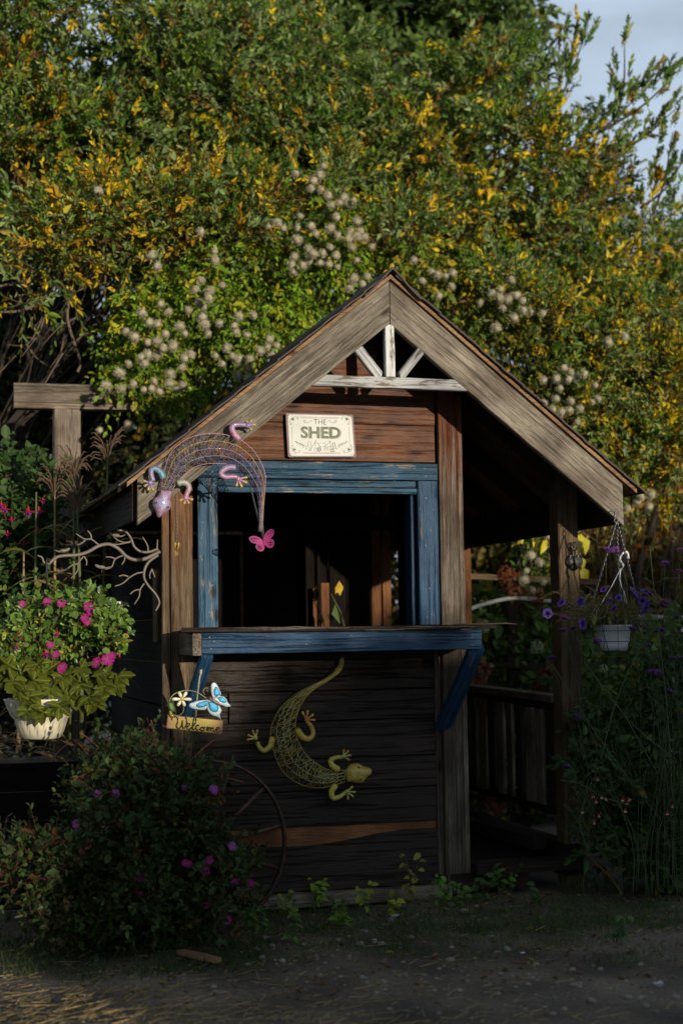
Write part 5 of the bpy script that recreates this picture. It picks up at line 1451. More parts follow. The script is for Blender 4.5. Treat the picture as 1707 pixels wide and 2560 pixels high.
# --- individual flowers as shared meshes
def petalflower(name, n, r, c, eye, cup=.15, wide=.52, mat='petal', notch=True):
    g = G()
    for k in range(n):
        a = 2*math.pi*k/n
        ca, sa = math.cos(a), math.sin(a)
        prof = [(0.08, 0), (.45, wide*.6), (.8, wide), (1.0, wide*.55), (.94 if notch else 1.05, 0), (1.0, -wide*.55), (.8, -wide), (.45, -wide*.6)]
        v = [(r*(x*ca-y*.62*sa), r*(x*sa+y*.62*ca), r*cup*(x*x)+.0006*k) for x, y in prof]
        cc = [c if x > .2 else eye for x, y in prof]
        g.add([(0, 0, .0)]+v, [(0, i+1, (i+1) % 8+1) for i in range(8)], c=[eye]+cc)
    g.ball((0, 0, r*.05), r*.13, c=eye, n=6)
    me = g.mesh(name, False); me.materials.append(M[mat]); return me
F_MAG = petalflower('flower', 5, 1, (.46, .006, .22), (.5, .1, .3), wide=.8)
F_PUR = petalflower('flower', 5, 1, (.36, .06, .46), (.5, .2, .5), wide=.75)
def petunia():
    g = G(); n = 20; rings = [(.06, -.55), (.12, -.3), (.3, -.08), (.65, .02), (.92, .0), (1.0, -.06)]
    v = []; cc = []
    for i, (r, z) in enumerate(rings):
        for k in range(n):
            a = 2*math.pi*k/n; q = 1+(.09*math.cos(5*a) if i > 2 else 0)
            v.append((r*q*math.cos(a), r*q*math.sin(a), z+(.05*math.cos(5*a+i) if i > 3 else 0)))
            d = [(.01, .004, .03), (.012, .004, .04), (.03, .012, .11), (.12, .06, .38), (.20, .11, .52), (.22, .13, .55)][i]
            if i >= 3 and k % 4 == 0: d = tuple(x*.45 for x in d)
            cc.append(d)
    f = [(i*n+k, i*n+(k+1) % n, (i+1)*n+(k+1) % n, (i+1)*n+k) for i in range(5) for k in range(n)]
    g.add(v, f, c=cc); me = g.mesh('flower', True); me.materials.append(M['petal']); return me
F_PET = petunia()
def fuchsia():
    g = G(); rd = (.62, .02, .05)
    g.tube([(0, 0, 0), (0, 0, -.25), (0, 0, -.5)], [.06, .10, .14], 8, c=rd)
    for k in range(4):
        a = k*math.pi/2+.4; ca, sa = math.cos(a), math.sin(a)
        pts = [(ca*.1, sa*.1, -.45), (ca*.42-sa*.16, sa*.42+ca*.16, -.62), (ca*.9, sa*.9, -.55), (ca*.42+sa*.16, sa*.42-ca*.16, -.62)]
        g.add(pts, [(0, 1, 2, 3)], c=rd)
    for k in range(4):
        a = k*math.pi/2; ca, sa = math.cos(a), math.sin(a)
        g.add([(0, 0, -.5), (ca*.26-sa*.2, sa*.26+ca*.2, -.72), (ca*.22, sa*.22, -1.0), (ca*.26+sa*.2, sa*.26-ca*.2, -.72)], [(0, 1, 2, 3)], c=(.30, .03, .34))
    for k in range(4): g.tube([(0, 0, -.6), (.05*math.cos(k*1.6), .05*math.sin(k*1.6), -1.35)], .015, 3, c=(.6, .1, .2))
    me = g.mesh('flower'); me.materials.append(M['petal']); return me
def budmesh():
    g = G(); g.tube([(0, 0, 0), (0, 0, -.2), (0, 0, -.55), (0, 0, -.9), (0, 0, -1.0)], [.05, .13, .2, .13, .02], 7, c=(.62, .05, .06)); g.tube([(0, 0, .9), (.05, 0, .5), (0, 0, 0)], .02, 4, c=(.2, .2, .06))
    me = g.mesh('bud', True); me.materials.append(M['petal']); return me
F_FUC = fuchsia(); F_BUD = budmesh()
def verbena():
    g = G(); rnd = random.Random(4)
    for k in range(46):
        a = rnd.random()*6.28; r = math.sqrt(rnd.random()); z = .45*(1-r*r)+rnd.uniform(-.06, .06)
        p = Vector((r*math.cos(a), r*math.sin(a), z))
        cc = rnd.choice([(.20, .06, .30), (.28, .10, .40), (.34, .12, .46), (.10, .03, .16)])
        for q in range(5):
            b = q*1.257+rnd.random()
            g.add([p, p+Vector((.14*math.cos(b-.4), .14*math.sin(b-.4), .05)), p+Vector((.19*math.cos(b), .19*math.sin(b), .07)), p+Vector((.14*math.cos(b+.4), .14*math.sin(b+.4), .05))], [(0, 1, 2, 3)], c=cc)
        g.tube([p*.25+Vector((0, 0, -.35)), p], [.03, .06], 4, c=(.10, .05, .10), caps=False)
    me = g.mesh('flower_cluster'); me.materials.append(M['petal']); return me
F_VER = verbena()
def panicle(c1, c2, seed, n=110):
    g = G(); rnd = random.Random(seed)
    for k in range(n):
        d = Vector((rnd.gauss(0, 1), rnd.gauss(0, 1), rnd.gauss(0, 1))).normalized()*rnd.uniform(.75, 1.05)
        d.z *= 1.05
        nn = d.normalized(); s = nn.orthogonal().normalized(); t = nn.cross(s); u = rnd.random(); cc = tuple((a*(1-u)+b*u)*rnd.uniform(.6, 1.3) for a, b in zip(c1, c2)); th = rnd.random()*6
        for q in range(4):
            b = th+q*1.571
            e = s*math.cos(b)+t*math.sin(b); f = s*math.cos(b+.6)+t*math.sin(b+.6); h = s*math.cos(b-.6)+t*math.sin(b-.6)
            g.add([d, d+f*.13+nn*.03, d+e*.2+nn*.02, d+h*.13+nn*.03], [(0, 1, 2, 3)], c=cc)
    me = g.mesh('flower_head'); me.materials.append(M['petal']); return me
F_HW = panicle((.55, .58, .42), (.42, .5, .3), 1); F_HR = panicle((.30, .10, .05), (.42, .2, .14), 2); F_HD = panicle((.26, .07, .03), (.16, .05, .02), 3)
def snap():
    g = G()
    dome(g, [(.32*math.cos(a), 0, .30+.3*math.sin(a)) for a in np.linspace(0, 6.28, 9)[:-1]], (0, 0, .3), .3, c=(.62, .03, .10))
    for x in (-.22, 0, .22): dome(g, [(x+.2*math.cos(a), 0, -.18+.26*math.sin(a)) for a in np.linspace(0, 6.28, 8)[:-1]], (x, 0, -.18), .24, c=(.75, .55, .45), c2=(.8, .7, .35))
    me = g.mesh('flower', True); me.materials.append(M['petal']); return me
F_SNP = snap()
Eu = __import__('mathutils').Euler
def put(me, name, p, s, parent, face=None, spin=None, rot=None):
    """place a shared flower mesh; face: direction of its +Z"""
    if rot is None:
        f = Vector(face if face is not None else (-.2, -1, .25))+Vector(RNG.normal(size=3)*.22)
        rot = f.to_track_quat('Z', 'Y').to_euler()
        m = rot.to_matrix() @ Eu((0, 0, RNG.random()*6)).to_matrix()
        rot = m.to_euler()
    return link(name, me, None, parent, Matrix.LocRotScale(Vector(p), rot, Vector((s, s, s))))

# --- plants of the left pot
fp = thing('fuchsia_plant', 'leafy green fuchsia with pink and magenta flowers mounding over the cream pot', 'plant', at(104, 1750, LBY))
lv = Leaves(); st = []
regs = [(140, 1600, 150, 105), (60, 1560, 75, 80), (220, 1560, 70, 75), (150, 1530, 110, 45), (20, 1620, 60, 80), (260, 1620, 40, 60)]
C = fill(regs, LBY-.13, LBY+.14, 60)
clumps(C, .05, 8, 7, .034, .021, bcol((.07, .15, .025), (.20, .33, .05), (.4, .4, .04), .04), lv, st, lrange=(.05, .11), droop=.25, face=(.1, -.7, .8), ang=1.0, upb=.5, stickcol=(.16, .04, .02))
lv.build('foliage', fp, 'leafglossy', 'oval', singles=280, fold=.1)
build_sticks(st, 'stems', fp, .0012)
for x, y, s in ((242, 1657, .024), (270, 1650, .026), (281, 1640, .018), (158, 1668, .020), (141, 1637, .018), (127, 1613, .016), (119, 1505, .018), (155, 1508, .018), (223, 1517, .021), (228, 1532, .016), (213, 1545, .018), (218, 1555, .016), (57, 1510, .014), (118, 1520, .014), (153, 1675, .014)):
    put(F_MAG, 'flower', at(x, y, LBY-.175), s, fp)
for x, y, s in ((113, 1622, .036), (46, 1585, .03), (42, 1606, .028), (144, 1575, .024)):
    put(F_FUC, 'flower', at(x, y, LBY-.165), s, fp, rot=Eu((RNG.normal()*.1, RNG.normal()*.1, RNG.random()*6)))
for x, y, s in ((48, 1570, .028), (299, 1632, .020), (316, 1583, .019), (247, 1640, .014), (144, 1582, .016)):
    put(F_BUD, 'bud', at(x, y, LBY-.14), s, fp, rot=Eu((0, 0, 0)))
pp_ = thing('foliage_plant', 'trailing plant with large ribbed olive green leaves hanging over the cream pot rim', 'plant', at(104, 1752, LBY-.1))
lv = Leaves()
nodes_ = [(90, 1700), (75, 1740), (110, 1780), (60, 1690), (140, 1705), (165, 1710), (155, 1690), (200, 1710), (245, 1705), (260, 1715), (285, 1700), (300, 1690), (95, 1660), (45, 1665), (35, 1700), (180, 1690), (215, 1750), (240, 1755), (70, 1775), (125, 1720), (20, 1660), (225, 1740), (295, 1715), (100, 1755), (50, 1720), (175, 1740), (150, 1765), (205, 1670), (120, 1675), (265, 1680), (10, 1690)]
for (x, y) in nodes_:
    c_ = np.array(at(x, y, LBY-.15+RNG.uniform(-.03, .02)))
    k = RNG.integers(5, 8); a0 = RNG.random()*6
    A_ = a0+np.arange(k)*2*math.pi/k+RNG.normal(size=k)*.25
    D = np.stack([np.cos(A_), -.35+0*A_, np.sin(A_)*.8-.45], 1)
    N = np.tile([-.1, -1., .5], (k, 1))+RNG.normal(size=(k, 3))*.25
    L_ = RNG.uniform(.040, .064, k)
    lv.add(np.tile(c_, (k, 1)), D, N, L_, L_*.56, col(.24, .30, .045)*RNG.uniform(.6, 1.4, (k, 1)))
lv.build('leaf', pp_, 'bigleaf', 'oval', singles=300, fold=.12, curl=.3)
for x, y in ((190, 1640), (198, 1628), (84, 1545), (267, 1587), (225, 1570)):
    pass
# --- big bush in front of the wheel
bb = thing('flowering_bush', 'large dark green bush with small magenta flowers in front of the iron wheel', 'bush', (-1.1, -.55, 0))
regs = [(360, 2040, 150, 120), (430, 2190, 170, 140), (250, 2240, 180, 130), (330, 2320, 210, 90), (440, 2010, 60, 60), (120, 2180, 130, 60), (520, 2190, 40, 90), (270, 1960, 60, 60), (500, 2310, 80, 50), (340, 1920, 60, 50)]
C = fill(regs, -.85, -.30, 230)
lv = Leaves(); st = []
clumps(C, .075, 13, 9, .030, .017, bcol((.022, .045, .013), (.060, .10, .024), (.11, .05, .02), .10), lv, st, lrange=(.08, .17), droop=.1, face=(.1, -.5, .9), ang=1.0, upb=.7, stickcol=(.14, .045, .03), var=.35)
lv.build('foliage', bb, 'leaf', 'oval', singles=300, fold=.15)
build_sticks(st, 'stems', bb, .0012)
for x, y in ((290, 1983), (461, 1968), (538, 1980), (534, 1973), (580, 2115), (514, 2178), (472, 2159), (464, 2157), (355, 2195), (350, 2232), (363, 2270), (152, 2158), (122, 2195), (124, 2209), (628, 2207), (588, 2205), (515, 2262), (522, 2256), (568, 2299), (525, 2150), (192, 2060), (245, 1985)):
    put(F_PUR if y < 2130 else F_MAG, 'flower', at(x, y, -.84), RNG.uniform(.011, .019), bb)
# long shoots standing out of the bush
g = G()
for q in ([(260, 1880), (220, 1845), (200, 1832)], [(290, 1960), (270, 1900), (272, 1830)], [(480, 1900), (510, 1870), (535, 1850)], [(500, 1955), (560, 1945), (610, 1955)], [(585, 2200), (610, 2200), (632, 2207)], [(390, 1880), (385, 1830), (378, 1800)], [(545, 2020), (552, 1960), (562, 1905)]):
    g.tube([at(p[0], p[1], -.7) for p in spline(q, 4)], .0022, 5)
g.obj('shoots', plain('red shoot', (.20, .06, .03), .6), bb, kind='stuff')
# --- fuchsia shrub and maize at the left
fs = thing('fuchsia_shrub', 'dark fuchsia shrub with red and purple hanging flowers at the left edge', 'shrub', (-1.9, 1.3, 0))
C = fill([(30, 1270, 110, 120), (-20, 1420, 110, 110), (80, 1330, 60, 60), (20, 1380, 90, 90)], 1.0, 1.5, 55)
lv = Leaves(); st = []
clumps(C, .09, 10, 8, .052, .032, bcol((.03, .07, .018), (.07, .13, .03)), lv, st, lrange=(.1, .2), droop=.2, face=(0, -.7, .7), ang=1.0)
lv.build('foliage', fs, 'leaf', 'oval', singles=200, fold=.12); build_sticks(st, 'stems', fs, .0015)
for x, y, s in ((72, 1266, .045), (98, 1266, .04), (14, 1262, .04), (95, 1316, .035), (98, 1333, .03), (108, 1243, .03), (4, 1252, .04), (30, 1290, .03), (60, 1350, .03), (20, 1325, .03)):
    put(F_FUC, 'flower', at(x, y, .92), s, fs, rot=Eu((0, 0, RNG.random()*6)))
def blade(g, p0, d, L_, w_, droop, c, n=7, c2=None):
    p0 = Vector(p0); d = Vector(d).normalized(); v = []; cc = []
    sd = d.cross(Vector((0, 0, 1))).normalized()
    for i in range(n+1):
        u = i/n
        p = p0+d*L_*u+Vector((0, 0, -droop*L_*u*u))
        ww = w_*(.5+.9*u if u < .35 else .82*(1-u)/.65+.02)
        tw = sd+Vector((0, 0, .5*math.sin(u*5+L_*9)))*.7
        v += [p+tw*ww, p-tw*ww*1.0, p+Vector((0, 0, -.25*ww))]
        k = c if c2 is None else lerp3(c, c2, u); cc += [k, k, k]
    f = []
    for i in range(n):
        a = i*3; f += [(a, a+3, a+5, a+2), (a+2, a+5, a+4, a+1)]
    g.add(v, f, c=cc)
MG, MY, MT = (.10, .13, .035), (.24, .24, .05), (.30, .20, .10)
for k, (x, yb, yt, Y) in enumerate(((75, 1900, 1230, .75), (128, 1900, 1205, .9), (175, 1895, 1170, .8), (235, 1890, 1120, 1.0), (45, 1890, 1380, .6), (205, 1890, 1250, .7))):
    b0 = at(x, yb, Y); t0_ = at(x+RNG.normal()*12+(20 if k == 3 else 0), yt, Y)
    mz = thing('maize_plant', ['maize plant with arching green leaves left of the pergola post', 'dry maize plant standing just before the pergola post', 'tallest green maize plant right of the pergola post', 'maize plant with a reddish tassel nearest the eave', 'short dry tan maize plant behind the cream pot', 'slim maize plant under the branch bracket'][k], 'maize', (b0.x, Y, zt-.02), 'maize plants behind the left pot')
    g = G(); g.tube([b0, b0.lerp(t0_, .5)+Vector((.01, 0, 0)), t0_], [.011, .008, .004], 6, c=MG if k not in (1, 4) else MT); g.obj('stalk', M['twig'], mz, True)
    H = (t0_-b0).length
    for i in range(9):
        u = .12+.09*i; p = b0.lerp(t0_, u); a = i*math.pi+RNG.normal()*.5
        g = G()
        dry = (k in (1, 4)) or u < .3
        cc = MT if dry and RNG.random() < .8 else (MG if RNG.random() < .6 else MY)
        blade(g, p, (math.cos(a), math.sin(a)*.5-.2, .9-.3*dry), RNG.uniform(.3, .5)*(.7 if dry else 1), RNG.uniform(.014, .024), RNG.uniform(.5, 1.1)+(.6 if dry else 0), cc, c2=MT if RNG.random() < .5 else None)
        g.obj('leaf', M['leaf'], mz)
    if k in (1, 2, 3, 5):
        g = G()
        for i in range(30):
            a = RNG.random()*6.28; s = RNG.uniform(0, .35)*H*.3
            p = t0_+Vector((0, 0, -s*.7)); e = p+Vector((math.cos(a)*.07, math.sin(a)*.05, RNG.uniform(.03, .13)))
            g.tube([p, p.lerp(e, .5)+Vector((0, 0, .02)), e, e+(e-p)*.25+Vector((0, 0, -.03))], [.001, .003, .003, .001], 4, c=(.12, .075, .045))
        g.obj('tassel', M['twig'], mz, kind='stuff')
# husks heaped on the planter
g = G()
hx = at(70, 1890, .55)
for k in range(70):
    p = Vector((-1.28-RNG.random()*.6, RNG.uniform(.28, .85), zt-.02+RNG.uniform(0, .12)))
    a = RNG.random()*6.28
    blade(g, p, (math.cos(a), math.sin(a)*.6, RNG.uniform(-.1, .9)), RNG.uniform(.1, .26), RNG.uniform(.008, .02), RNG.uniform(.2, 1), (.26*RNG.uniform(.5, 1.2), .16, .085), n=5)
o = g.obj('dry_husks', M['leaf'], None, kind='stuff'); tag(o, 'heap of dry tan maize husks lying on the black planter box', 'husks')
# --- behind the porch: hydrangeas
def hyd(label, regs, heads, root, Y0=1.95, Y1=2.25, n=45, c=((.06, .12, .03), (.15, .24, .05))):
    t = thing('hydrangea_bush', label, 'bush', root, 'hydrangea bushes behind the porch')
    C = fill(regs, Y0, Y1, n)
    lv = Leaves(); st = []
    clumps(C, .09, 8, 7, .07, .036, bcol(c[0], c[1], (.30, .26, .03), .10), lv, st, lrange=(.1, .22), droop=.3, face=(0, -.7, .7), ang=.95, upb=.3, stickcol=(.12, .05, .03))
    lv.build('foliage', t, 'leaf', 'oval', singles=180, fold=.14); build_sticks(st, 'stems', t, .002)
    for x, y, r, k in heads:
        p = at(x, y, Y0-.14)
        put({'w': F_HW, 'r': F_HR, 'd': F_HD}[k], 'flower_head', p, r*.0023, t)
        q = at(x+RNG.normal()*20, y+110, Y0)
        g = G(); g.tube([p, p.lerp(q, .5)+Vector((.01, 0, 0)), q], .0026, 5); g.obj('flower_stem', plain('red stem', (.14, .05, .04), .6) if k != 'w' else M['stem'], t)
hyd('hydrangea bush with russet and two creamy white heads behind the porch rail', [(1290, 1640, 110, 90), (1230, 1560, 60, 70), (1360, 1560, 60, 70), (1300, 1720, 120, 60)],
    [(1207, 1566, 19, 'w'), (1341, 1618, 19, 'w'), (1276, 1455, 30, 'd'), (1262, 1432, 20, 'd'), (1287, 1480, 22, 'r'), (1335, 1487, 24, 'r'), (1350, 1500, 18, 'd'), (1190, 1680, 36, 'r'), (1370, 1690, 30, 'r'), (1385, 1722, 28, 'r'), (1352, 1720, 20, 'd')], (1.75, 2.3, 0))
hyd('hydrangea low under the porch rail with one faded pinkish head', [(1240, 2000, 50, 40), (1290, 1900, 80, 60)], [(1238, 2005, 30, 'r')], (1.4, 1.4, 0), 1.25, 1.4, 12, ((.02, .035, .012), (.05, .07, .02)))
hyd('low dark hydrangea foliage without flowers behind the rails of the porch', [(1240, 1950, 130, 110), (1350, 1880, 90, 120), (1180, 1850, 60, 120), (1420, 1950, 90, 100)], [], (1.9, 2.6, 0), 2.2, 2.8, 60, ((.015, .03, .01), (.04, .06, .02)))
hyd('broad leaved green bush with small white flowers below the hanging basket', [(1560, 1720, 170, 110), (1650, 1650, 90, 120), (1500, 1800, 120, 110), (1620, 1880, 130, 120)], [(1545, 1822, 12, 'w'), (1508, 1672, 10, 'w'), (1560, 1770, 10, 'w')], (1.9, 1.0, 0), .7, 1.3, 75, ((.05, .11, .03), (.13, .21, .045)))
# broad yellow leaves hanging by the porch post
yl = thing('yellow_leaf_branch', 'branch of broad bright yellow leaves hanging beside the porch post', 'branch', at(1400, 1330, 1.85))
lv = Leaves()
for x, y, L_ in ((1372, 1330, .11), (1385, 1335, .11), (1398, 1340, .10), (1365, 1350, .09), (1452, 1335, .13), (1462, 1345, .10), (1458, 1420, .10), (1395, 1385, .09), (1340, 1345, .07), (1300, 1335, .06), (1455, 1395, .07), (1388, 1362, .09)):
    lv.add(np.array([at(x, y, 1.85+RNG.uniform(-.05, .05))]), np.array([[RNG.normal()*.35, -.2, -1.]]), np.array([[RNG.normal()*.3, -1., .25]]), np.array([L_]), np.array([L_*.56]), np.array([[.55, .50, .04]])*RNG.uniform(.7, 1.2))
lv.build('leaf', yl, 'leaf', 'heart', singles=60, curl=.25, fold=.1)
g = G(); g.tube([at(*p, 1.87) for p in spline([(1300, 1320), (1370, 1318), (1440, 1322), (1500, 1360)], 4)], .004, 5); g.obj('twig', M['bark'], yl)
# dark leaning trunks far right
dtn = thing('dark_trunk_tree', 'thicket tree with dark leaning trunks behind the right hanging basket', 'tree', (3.3, 4.4, 0))
for q in ([(1590, 1560), (1590, 1440), (1615, 1360), (1650, 1250)], [(1660, 1560), (1665, 1430), (1690, 1330), (1712, 1210)], [(1520, 1560), (1535, 1450), (1530, 1330)]):
    g = G(); pts = [at(p[0], p[1], 4.0) for p in spline(q, 4)]; pts = [Vector((pts[0].x-.05, 4.0, 0))]+pts
    g.tube(pts, np.linspace(.045, .022, len(pts)), 7); g.obj('trunk', M['bark'], dtn, True)
lv = Leaves(); st = []
clumps(fill([(1600, 1350, 140, 170), (1500, 1420, 130, 130)], 3.9, 4.5, 40), .2, 8, 8, .07, .04, bcol((.10, .08, .015), (.22, .17, .02), (.30, .12, .02), .2), lv, st, lrange=(.15, .35))
lv.build('crown', dtn, 'leaf', 'oval'); build_sticks(st, 'twigs', dtn, .002)

# --- petunias of the right basket
pt = thing('petunia_plant', 'straggly dying petunia with purple trumpet flowers spilling from the white pot', 'plant', (pcx.x, HY, z1))
g = G()
for k in range(300):
    a = RNG.random()*6.28; r = RNG.random()**.5
    p = Vector((pcx.x+.06*r*math.cos(a), HY+.06*r*math.sin(a), z1-.01))
    L_ = RNG.uniform(.05, .19); el = RNG.uniform(.2, 1.3)
    lean = -1 if RNG.random() < .55 else 1
    d = Vector((math.cos(a)*.8+lean*.35, math.sin(a)*.6, math.sin(el)))
    e = p+d*L_; e2 = e+Vector((d.x*.05, d.y*.03, RNG.uniform(-.05, .02)))
    g.tube([p, p.lerp(e, .6)+Vector((0, 0, .02)), e, e2], [.0014, .0012, .001, .0008], 3, c=[(.15, .16, .05), (.17, .17, .05), (.22, .17, .06), (.26, .17, .08)], caps=False)
    if k % 2:
        for q in range(5):
            b_ = p.lerp(e, RNG.uniform(.3, 1)); g.tube([b_, b_+Vector(RNG.normal(size=3)*.014)], [.0018, .0006], 3, c=(.12*RNG.uniform(.6, 1.5), .12, .035), caps=False)
g.obj('stems', M['twig'], pt, kind='stuff')
lv = Leaves()
n_ = 190; P = np.array([pcx.x, HY, z1])+np.stack([RNG.uniform(-.13, .12, n_), RNG.uniform(-.09, .08, n_), RNG.uniform(.0, .09, n_)], 1)
lv.add(P, RNG.normal(size=(n_, 3)), RNG.normal(size=(n_, 3))+[0, -.8, .5], RNG.uniform(.014, .03, n_), RNG.uniform(.008, .013, n_), bcol((.10, .15, .03), (.22, .25, .06), (.4, .28, .04), .15)(P, n_))
for x, y in ((588, 1260), (560, 1290), (1085, 1395), (945, 1290), (740, 1290)):
    lv.add(np.array([zpp(x, y, HY-.1)]), np.array([[RNG.normal()*.5, -.3, -.8]]), np.array([[0, -1., .3]]), np.array([.035]), np.array([.017]), np.array([[.22, .24, .04] if x != 1085 else [.45, .30, .04]]))
lv.build('leaf', pt, 'leaf', 'oval', singles=95)
for x, y, s, fc in ((440, 1115, .0185, (-.3, -1, .3)), (80, 1245, .0185, (-.2, -1, .2)), (468, 1358, .0225, (.1, -1, .05)), (225, 1125, .018, (-.9, -.3, .6)), (760, 1110, .020, (.5, -.7, -.6)), (805, 1195, .017, (.3, -.6, -.6)), (1030, 1000, .022, (.7, -.5, .8)), (1075, 1040, .020, (.8, -.4, .2)), (1150, 1000, .018, (.2, -.6, .9)), (1215, 1020, .02, (.9, -.5, .5)), (1120, 1110, .017, (-.2, -1, -.5)), (1150, 1200, .02, (0, -.8, -.8)), (1190, 1140, .016, (.9, -.4, -.2)), (695, 975, .015, (-.3, .4, .9)), (855, 1075, .013, (-.5, -.6, .4))):
    f_ = put(F_PET, 'flower', zpp(x, y, HY-.13), s*1.2, pt, face=fc)
g = G()
for x, y in ((440, 1115), (80, 1245), (468, 1358), (225, 1125), (1030, 1000), (1150, 1000), (1215, 1020)):
    a = zpp(x, y, HY-.12); b_ = Vector((pcx.x+(a.x-pcx.x)*.3, HY, z1)); g.tube([a, a.lerp(b_, .5)+Vector((0, 0, .02)), b_], .0013, 4, c=(.10, .12, .04))
g.obj('flower_stalks', M['twig'], pt, kind='stuff')

# --- verbena, foreground right
heads = [(1515, 1376), (1536, 1377), (1661, 1409), (1696, 1428), (1701, 1375), (1691, 1448), (1409, 1545), (1407, 1576), (1430, 1571), (1491, 1604), (1639, 1578), (1580, 1573), (1610, 1582), (1619, 1614), (1691, 1544), (1682, 1646), (1703, 1647), (1377, 1646), (1625, 1680), (1640, 1682), (1655, 1514), (1441, 1792), (1654, 1575), (1672, 1729), (1690, 1700), (1415, 1917), (1668, 1507), (1704, 1790)]
bases = [(1560, 2080), (1610, 2060), (1650, 2090), (1690, 2070), (1520, 2100)]
vps = []
for k, (x, y) in enumerate(bases):
    b0 = at(x, y, -.42)
    vps.append((thing('verbena_plant', ['tall verbena whose thin stems lean left in front of the porch post', 'tall verbena with purple clusters before the wire basket', 'tall verbena rising right of the wire basket', 'tall verbena at the right edge of the picture', 'low verbena bending over the pink flowers at lower right'][k], 'plant', (b0.x, -.42, 0), 'tall purple verbenas at right'), b0))
for i, (x, y) in enumerate(heads):
    k = 0 if x < 1450 else (1 if x < 1560 else (2 if x < 1660 else 3))
    if y > 1780: k = 4
    t, b0 = vps[k]
    Y = RNG.uniform(-.55, -.40)
    h = at(x, y, Y)
    put(F_VER, 'flower_cluster', h, RNG.uniform(.013, .024), t, face=(RNG.normal()*.2, -.35, 1))
    g = G()
    mid = Vector((b0.x+(h.x-b0.x)*RNG.uniform(.45, .75), (Y-.42)/2, b0.z+(h.z-b0.z)*.5))
    bj = Vector((RNG.normal()*.09, RNG.normal()*.05, 0)); mid += Vector((RNG.normal()*.05, 0, RNG.normal()*.04))
    q = spline([Vector((b0.x, -.42, max(0, b0.z-.25)))+bj*1.2, b0+bj, mid, h-Vector((0, 0, .004))], 5)
    g.tube(q, np.linspace(.0019, .0011, len(q)), 5, c=(.04, .065, .025)); g.obj('stem', M['twig'], t, True)
g = G()
for q in ([(1623, 1365), (1632, 1460), (1648, 1600), (1668, 1800), (1680, 2000)], [(1545, 1385), (1580, 1500), (1640, 1650), (1707, 1790)], [(1450, 1640), (1520, 1740), (1600, 1830), (1690, 1900)], [(1700, 1480), (1660, 1540), (1600, 1620), (1540, 1750), (1500, 1900)], [(1440, 1590), (1480, 1680), (1560, 1790), (1640, 1930)], [(1400, 1950), (1450, 1960), (1500, 1990), (1560, 2010)], [(1470, 1945), (1460, 2000), (1448, 2060), (1470, 2130)], [(1380, 1660), (1440, 1760), (1500, 1850), (1580, 1960)]):
    Y = RNG.uniform(-.52, -.40)
    g.tube([at(p[0], p[1], Y) for p in spline(q, 6)], np.linspace(.0016, .0022, 6*(len(q)-1)+1), 5, c=(.06, .10, .035))
    for p in q[1:-1]:
        for s in (-1, 1):
            a = at(p[0], p[1], Y); e = at(p[0]+s*RNG.uniform(15, 50), p[1]-RNG.uniform(10, 60), Y-.03)
            g.tube([a, a.lerp(e, .6)+Vector((0, 0, .01)), e], [.0016, .002, .0005], 4, c=(.055, .09, .03), flat=.5)
o = g.obj('crossing_stems', M['twig'], vps[1][0], True, kind='stuff')
# --- container with trailing creeping jenny and pink snapdragons, lower right
ct_ = at(1760, 2300, -.30)
cpn = thing('container', 'dark grey tub almost hidden under trailing round leaves at lower right', 'planter', (ct_.x, -.18, 0))
g = G(); zz = at(1640, 2010, -.3).z
g.lathe((ct_.x, -.16, 0), [(.001, 0), (.15, 0), (.17, zz*.9), (.18, zz), (.165, zz), (.15, zz*.9), (.001, zz*.88)], 30); g.obj('tub', M['darkplastic'], cpn, True)
cj = thing('creeping_jenny', 'creeping jenny trailing in strings of round green leaves down the grey tub', 'plant', (ct_.x, -.3, zz))
lv = Leaves(); g = G()
for k in range(46):
    a = RNG.uniform(math.pi*.95, math.pi*2.05); r0_ = .19+RNG.random()*.05
    x, y = ct_.x+r0_*1.15*math.cos(a), -.16+r0_*math.sin(a)
    L_ = RNG.uniform(.12, zz*.95); m_ = int(L_/.013)
    u = np.arange(m_)/max(1, m_-1)
    P = np.stack([x+np.sin(u*4+k)*.008, y-.01*np.sin(u*3), zz-.0-L_*u], 1)
    P = np.repeat(P, 2, 0); sgn = np.tile([1, -1], m_)
    D = np.stack([sgn*1.0*np.cos(a*0+RNG.random()*1.2), -np.abs(RNG.normal(size=2*m_))*.5-.1, .1*RNG.normal(size=2*m_)-.1], 1)
    lv.add(P, D, np.tile([0, -.8, .7], (2*m_, 1))+RNG.normal(size=(2*m_, 3))*.3, np.full(2*m_, .015)*RNG.uniform(.7, 1.2, 2*m_), np.full(2*m_, .014), col(.06, .12, .035)*RNG.uniform(.5, 1.5, (2*m_, 1)))
    g.tube([P[0], P[m_], P[-1]], .0009, 3, c=(.12, .09, .04), caps=False)
lv.build('foliage', cj, 'leaf', 'heart', singles=300); g.obj('runners', M['twig'], cj, kind='stuff')
sn = thing('snapdragon_plant', 'bushy green plant with small pink and cream snapdragon flowers beside the post plate', 'plant', (ct_.x-.05, -.3, zz-.05))
C = fill([(1580, 1985, 130, 45), (1500, 2020, 60, 60), (1650, 1990, 70, 50), (1480, 2080, 40, 50)], -.38, -.18, 45)
lv = Leaves(); st = []
clumps(C, .04, 9, 10, .018, .006, bcol((.035, .07, .02), (.08, .13, .03)), lv, st, lrange=(.04, .1), upb=.8)
lv.build('foliage', sn, 'leaf', 'lance', singles=120); build_sticks(st, 'stems', sn, .0009)
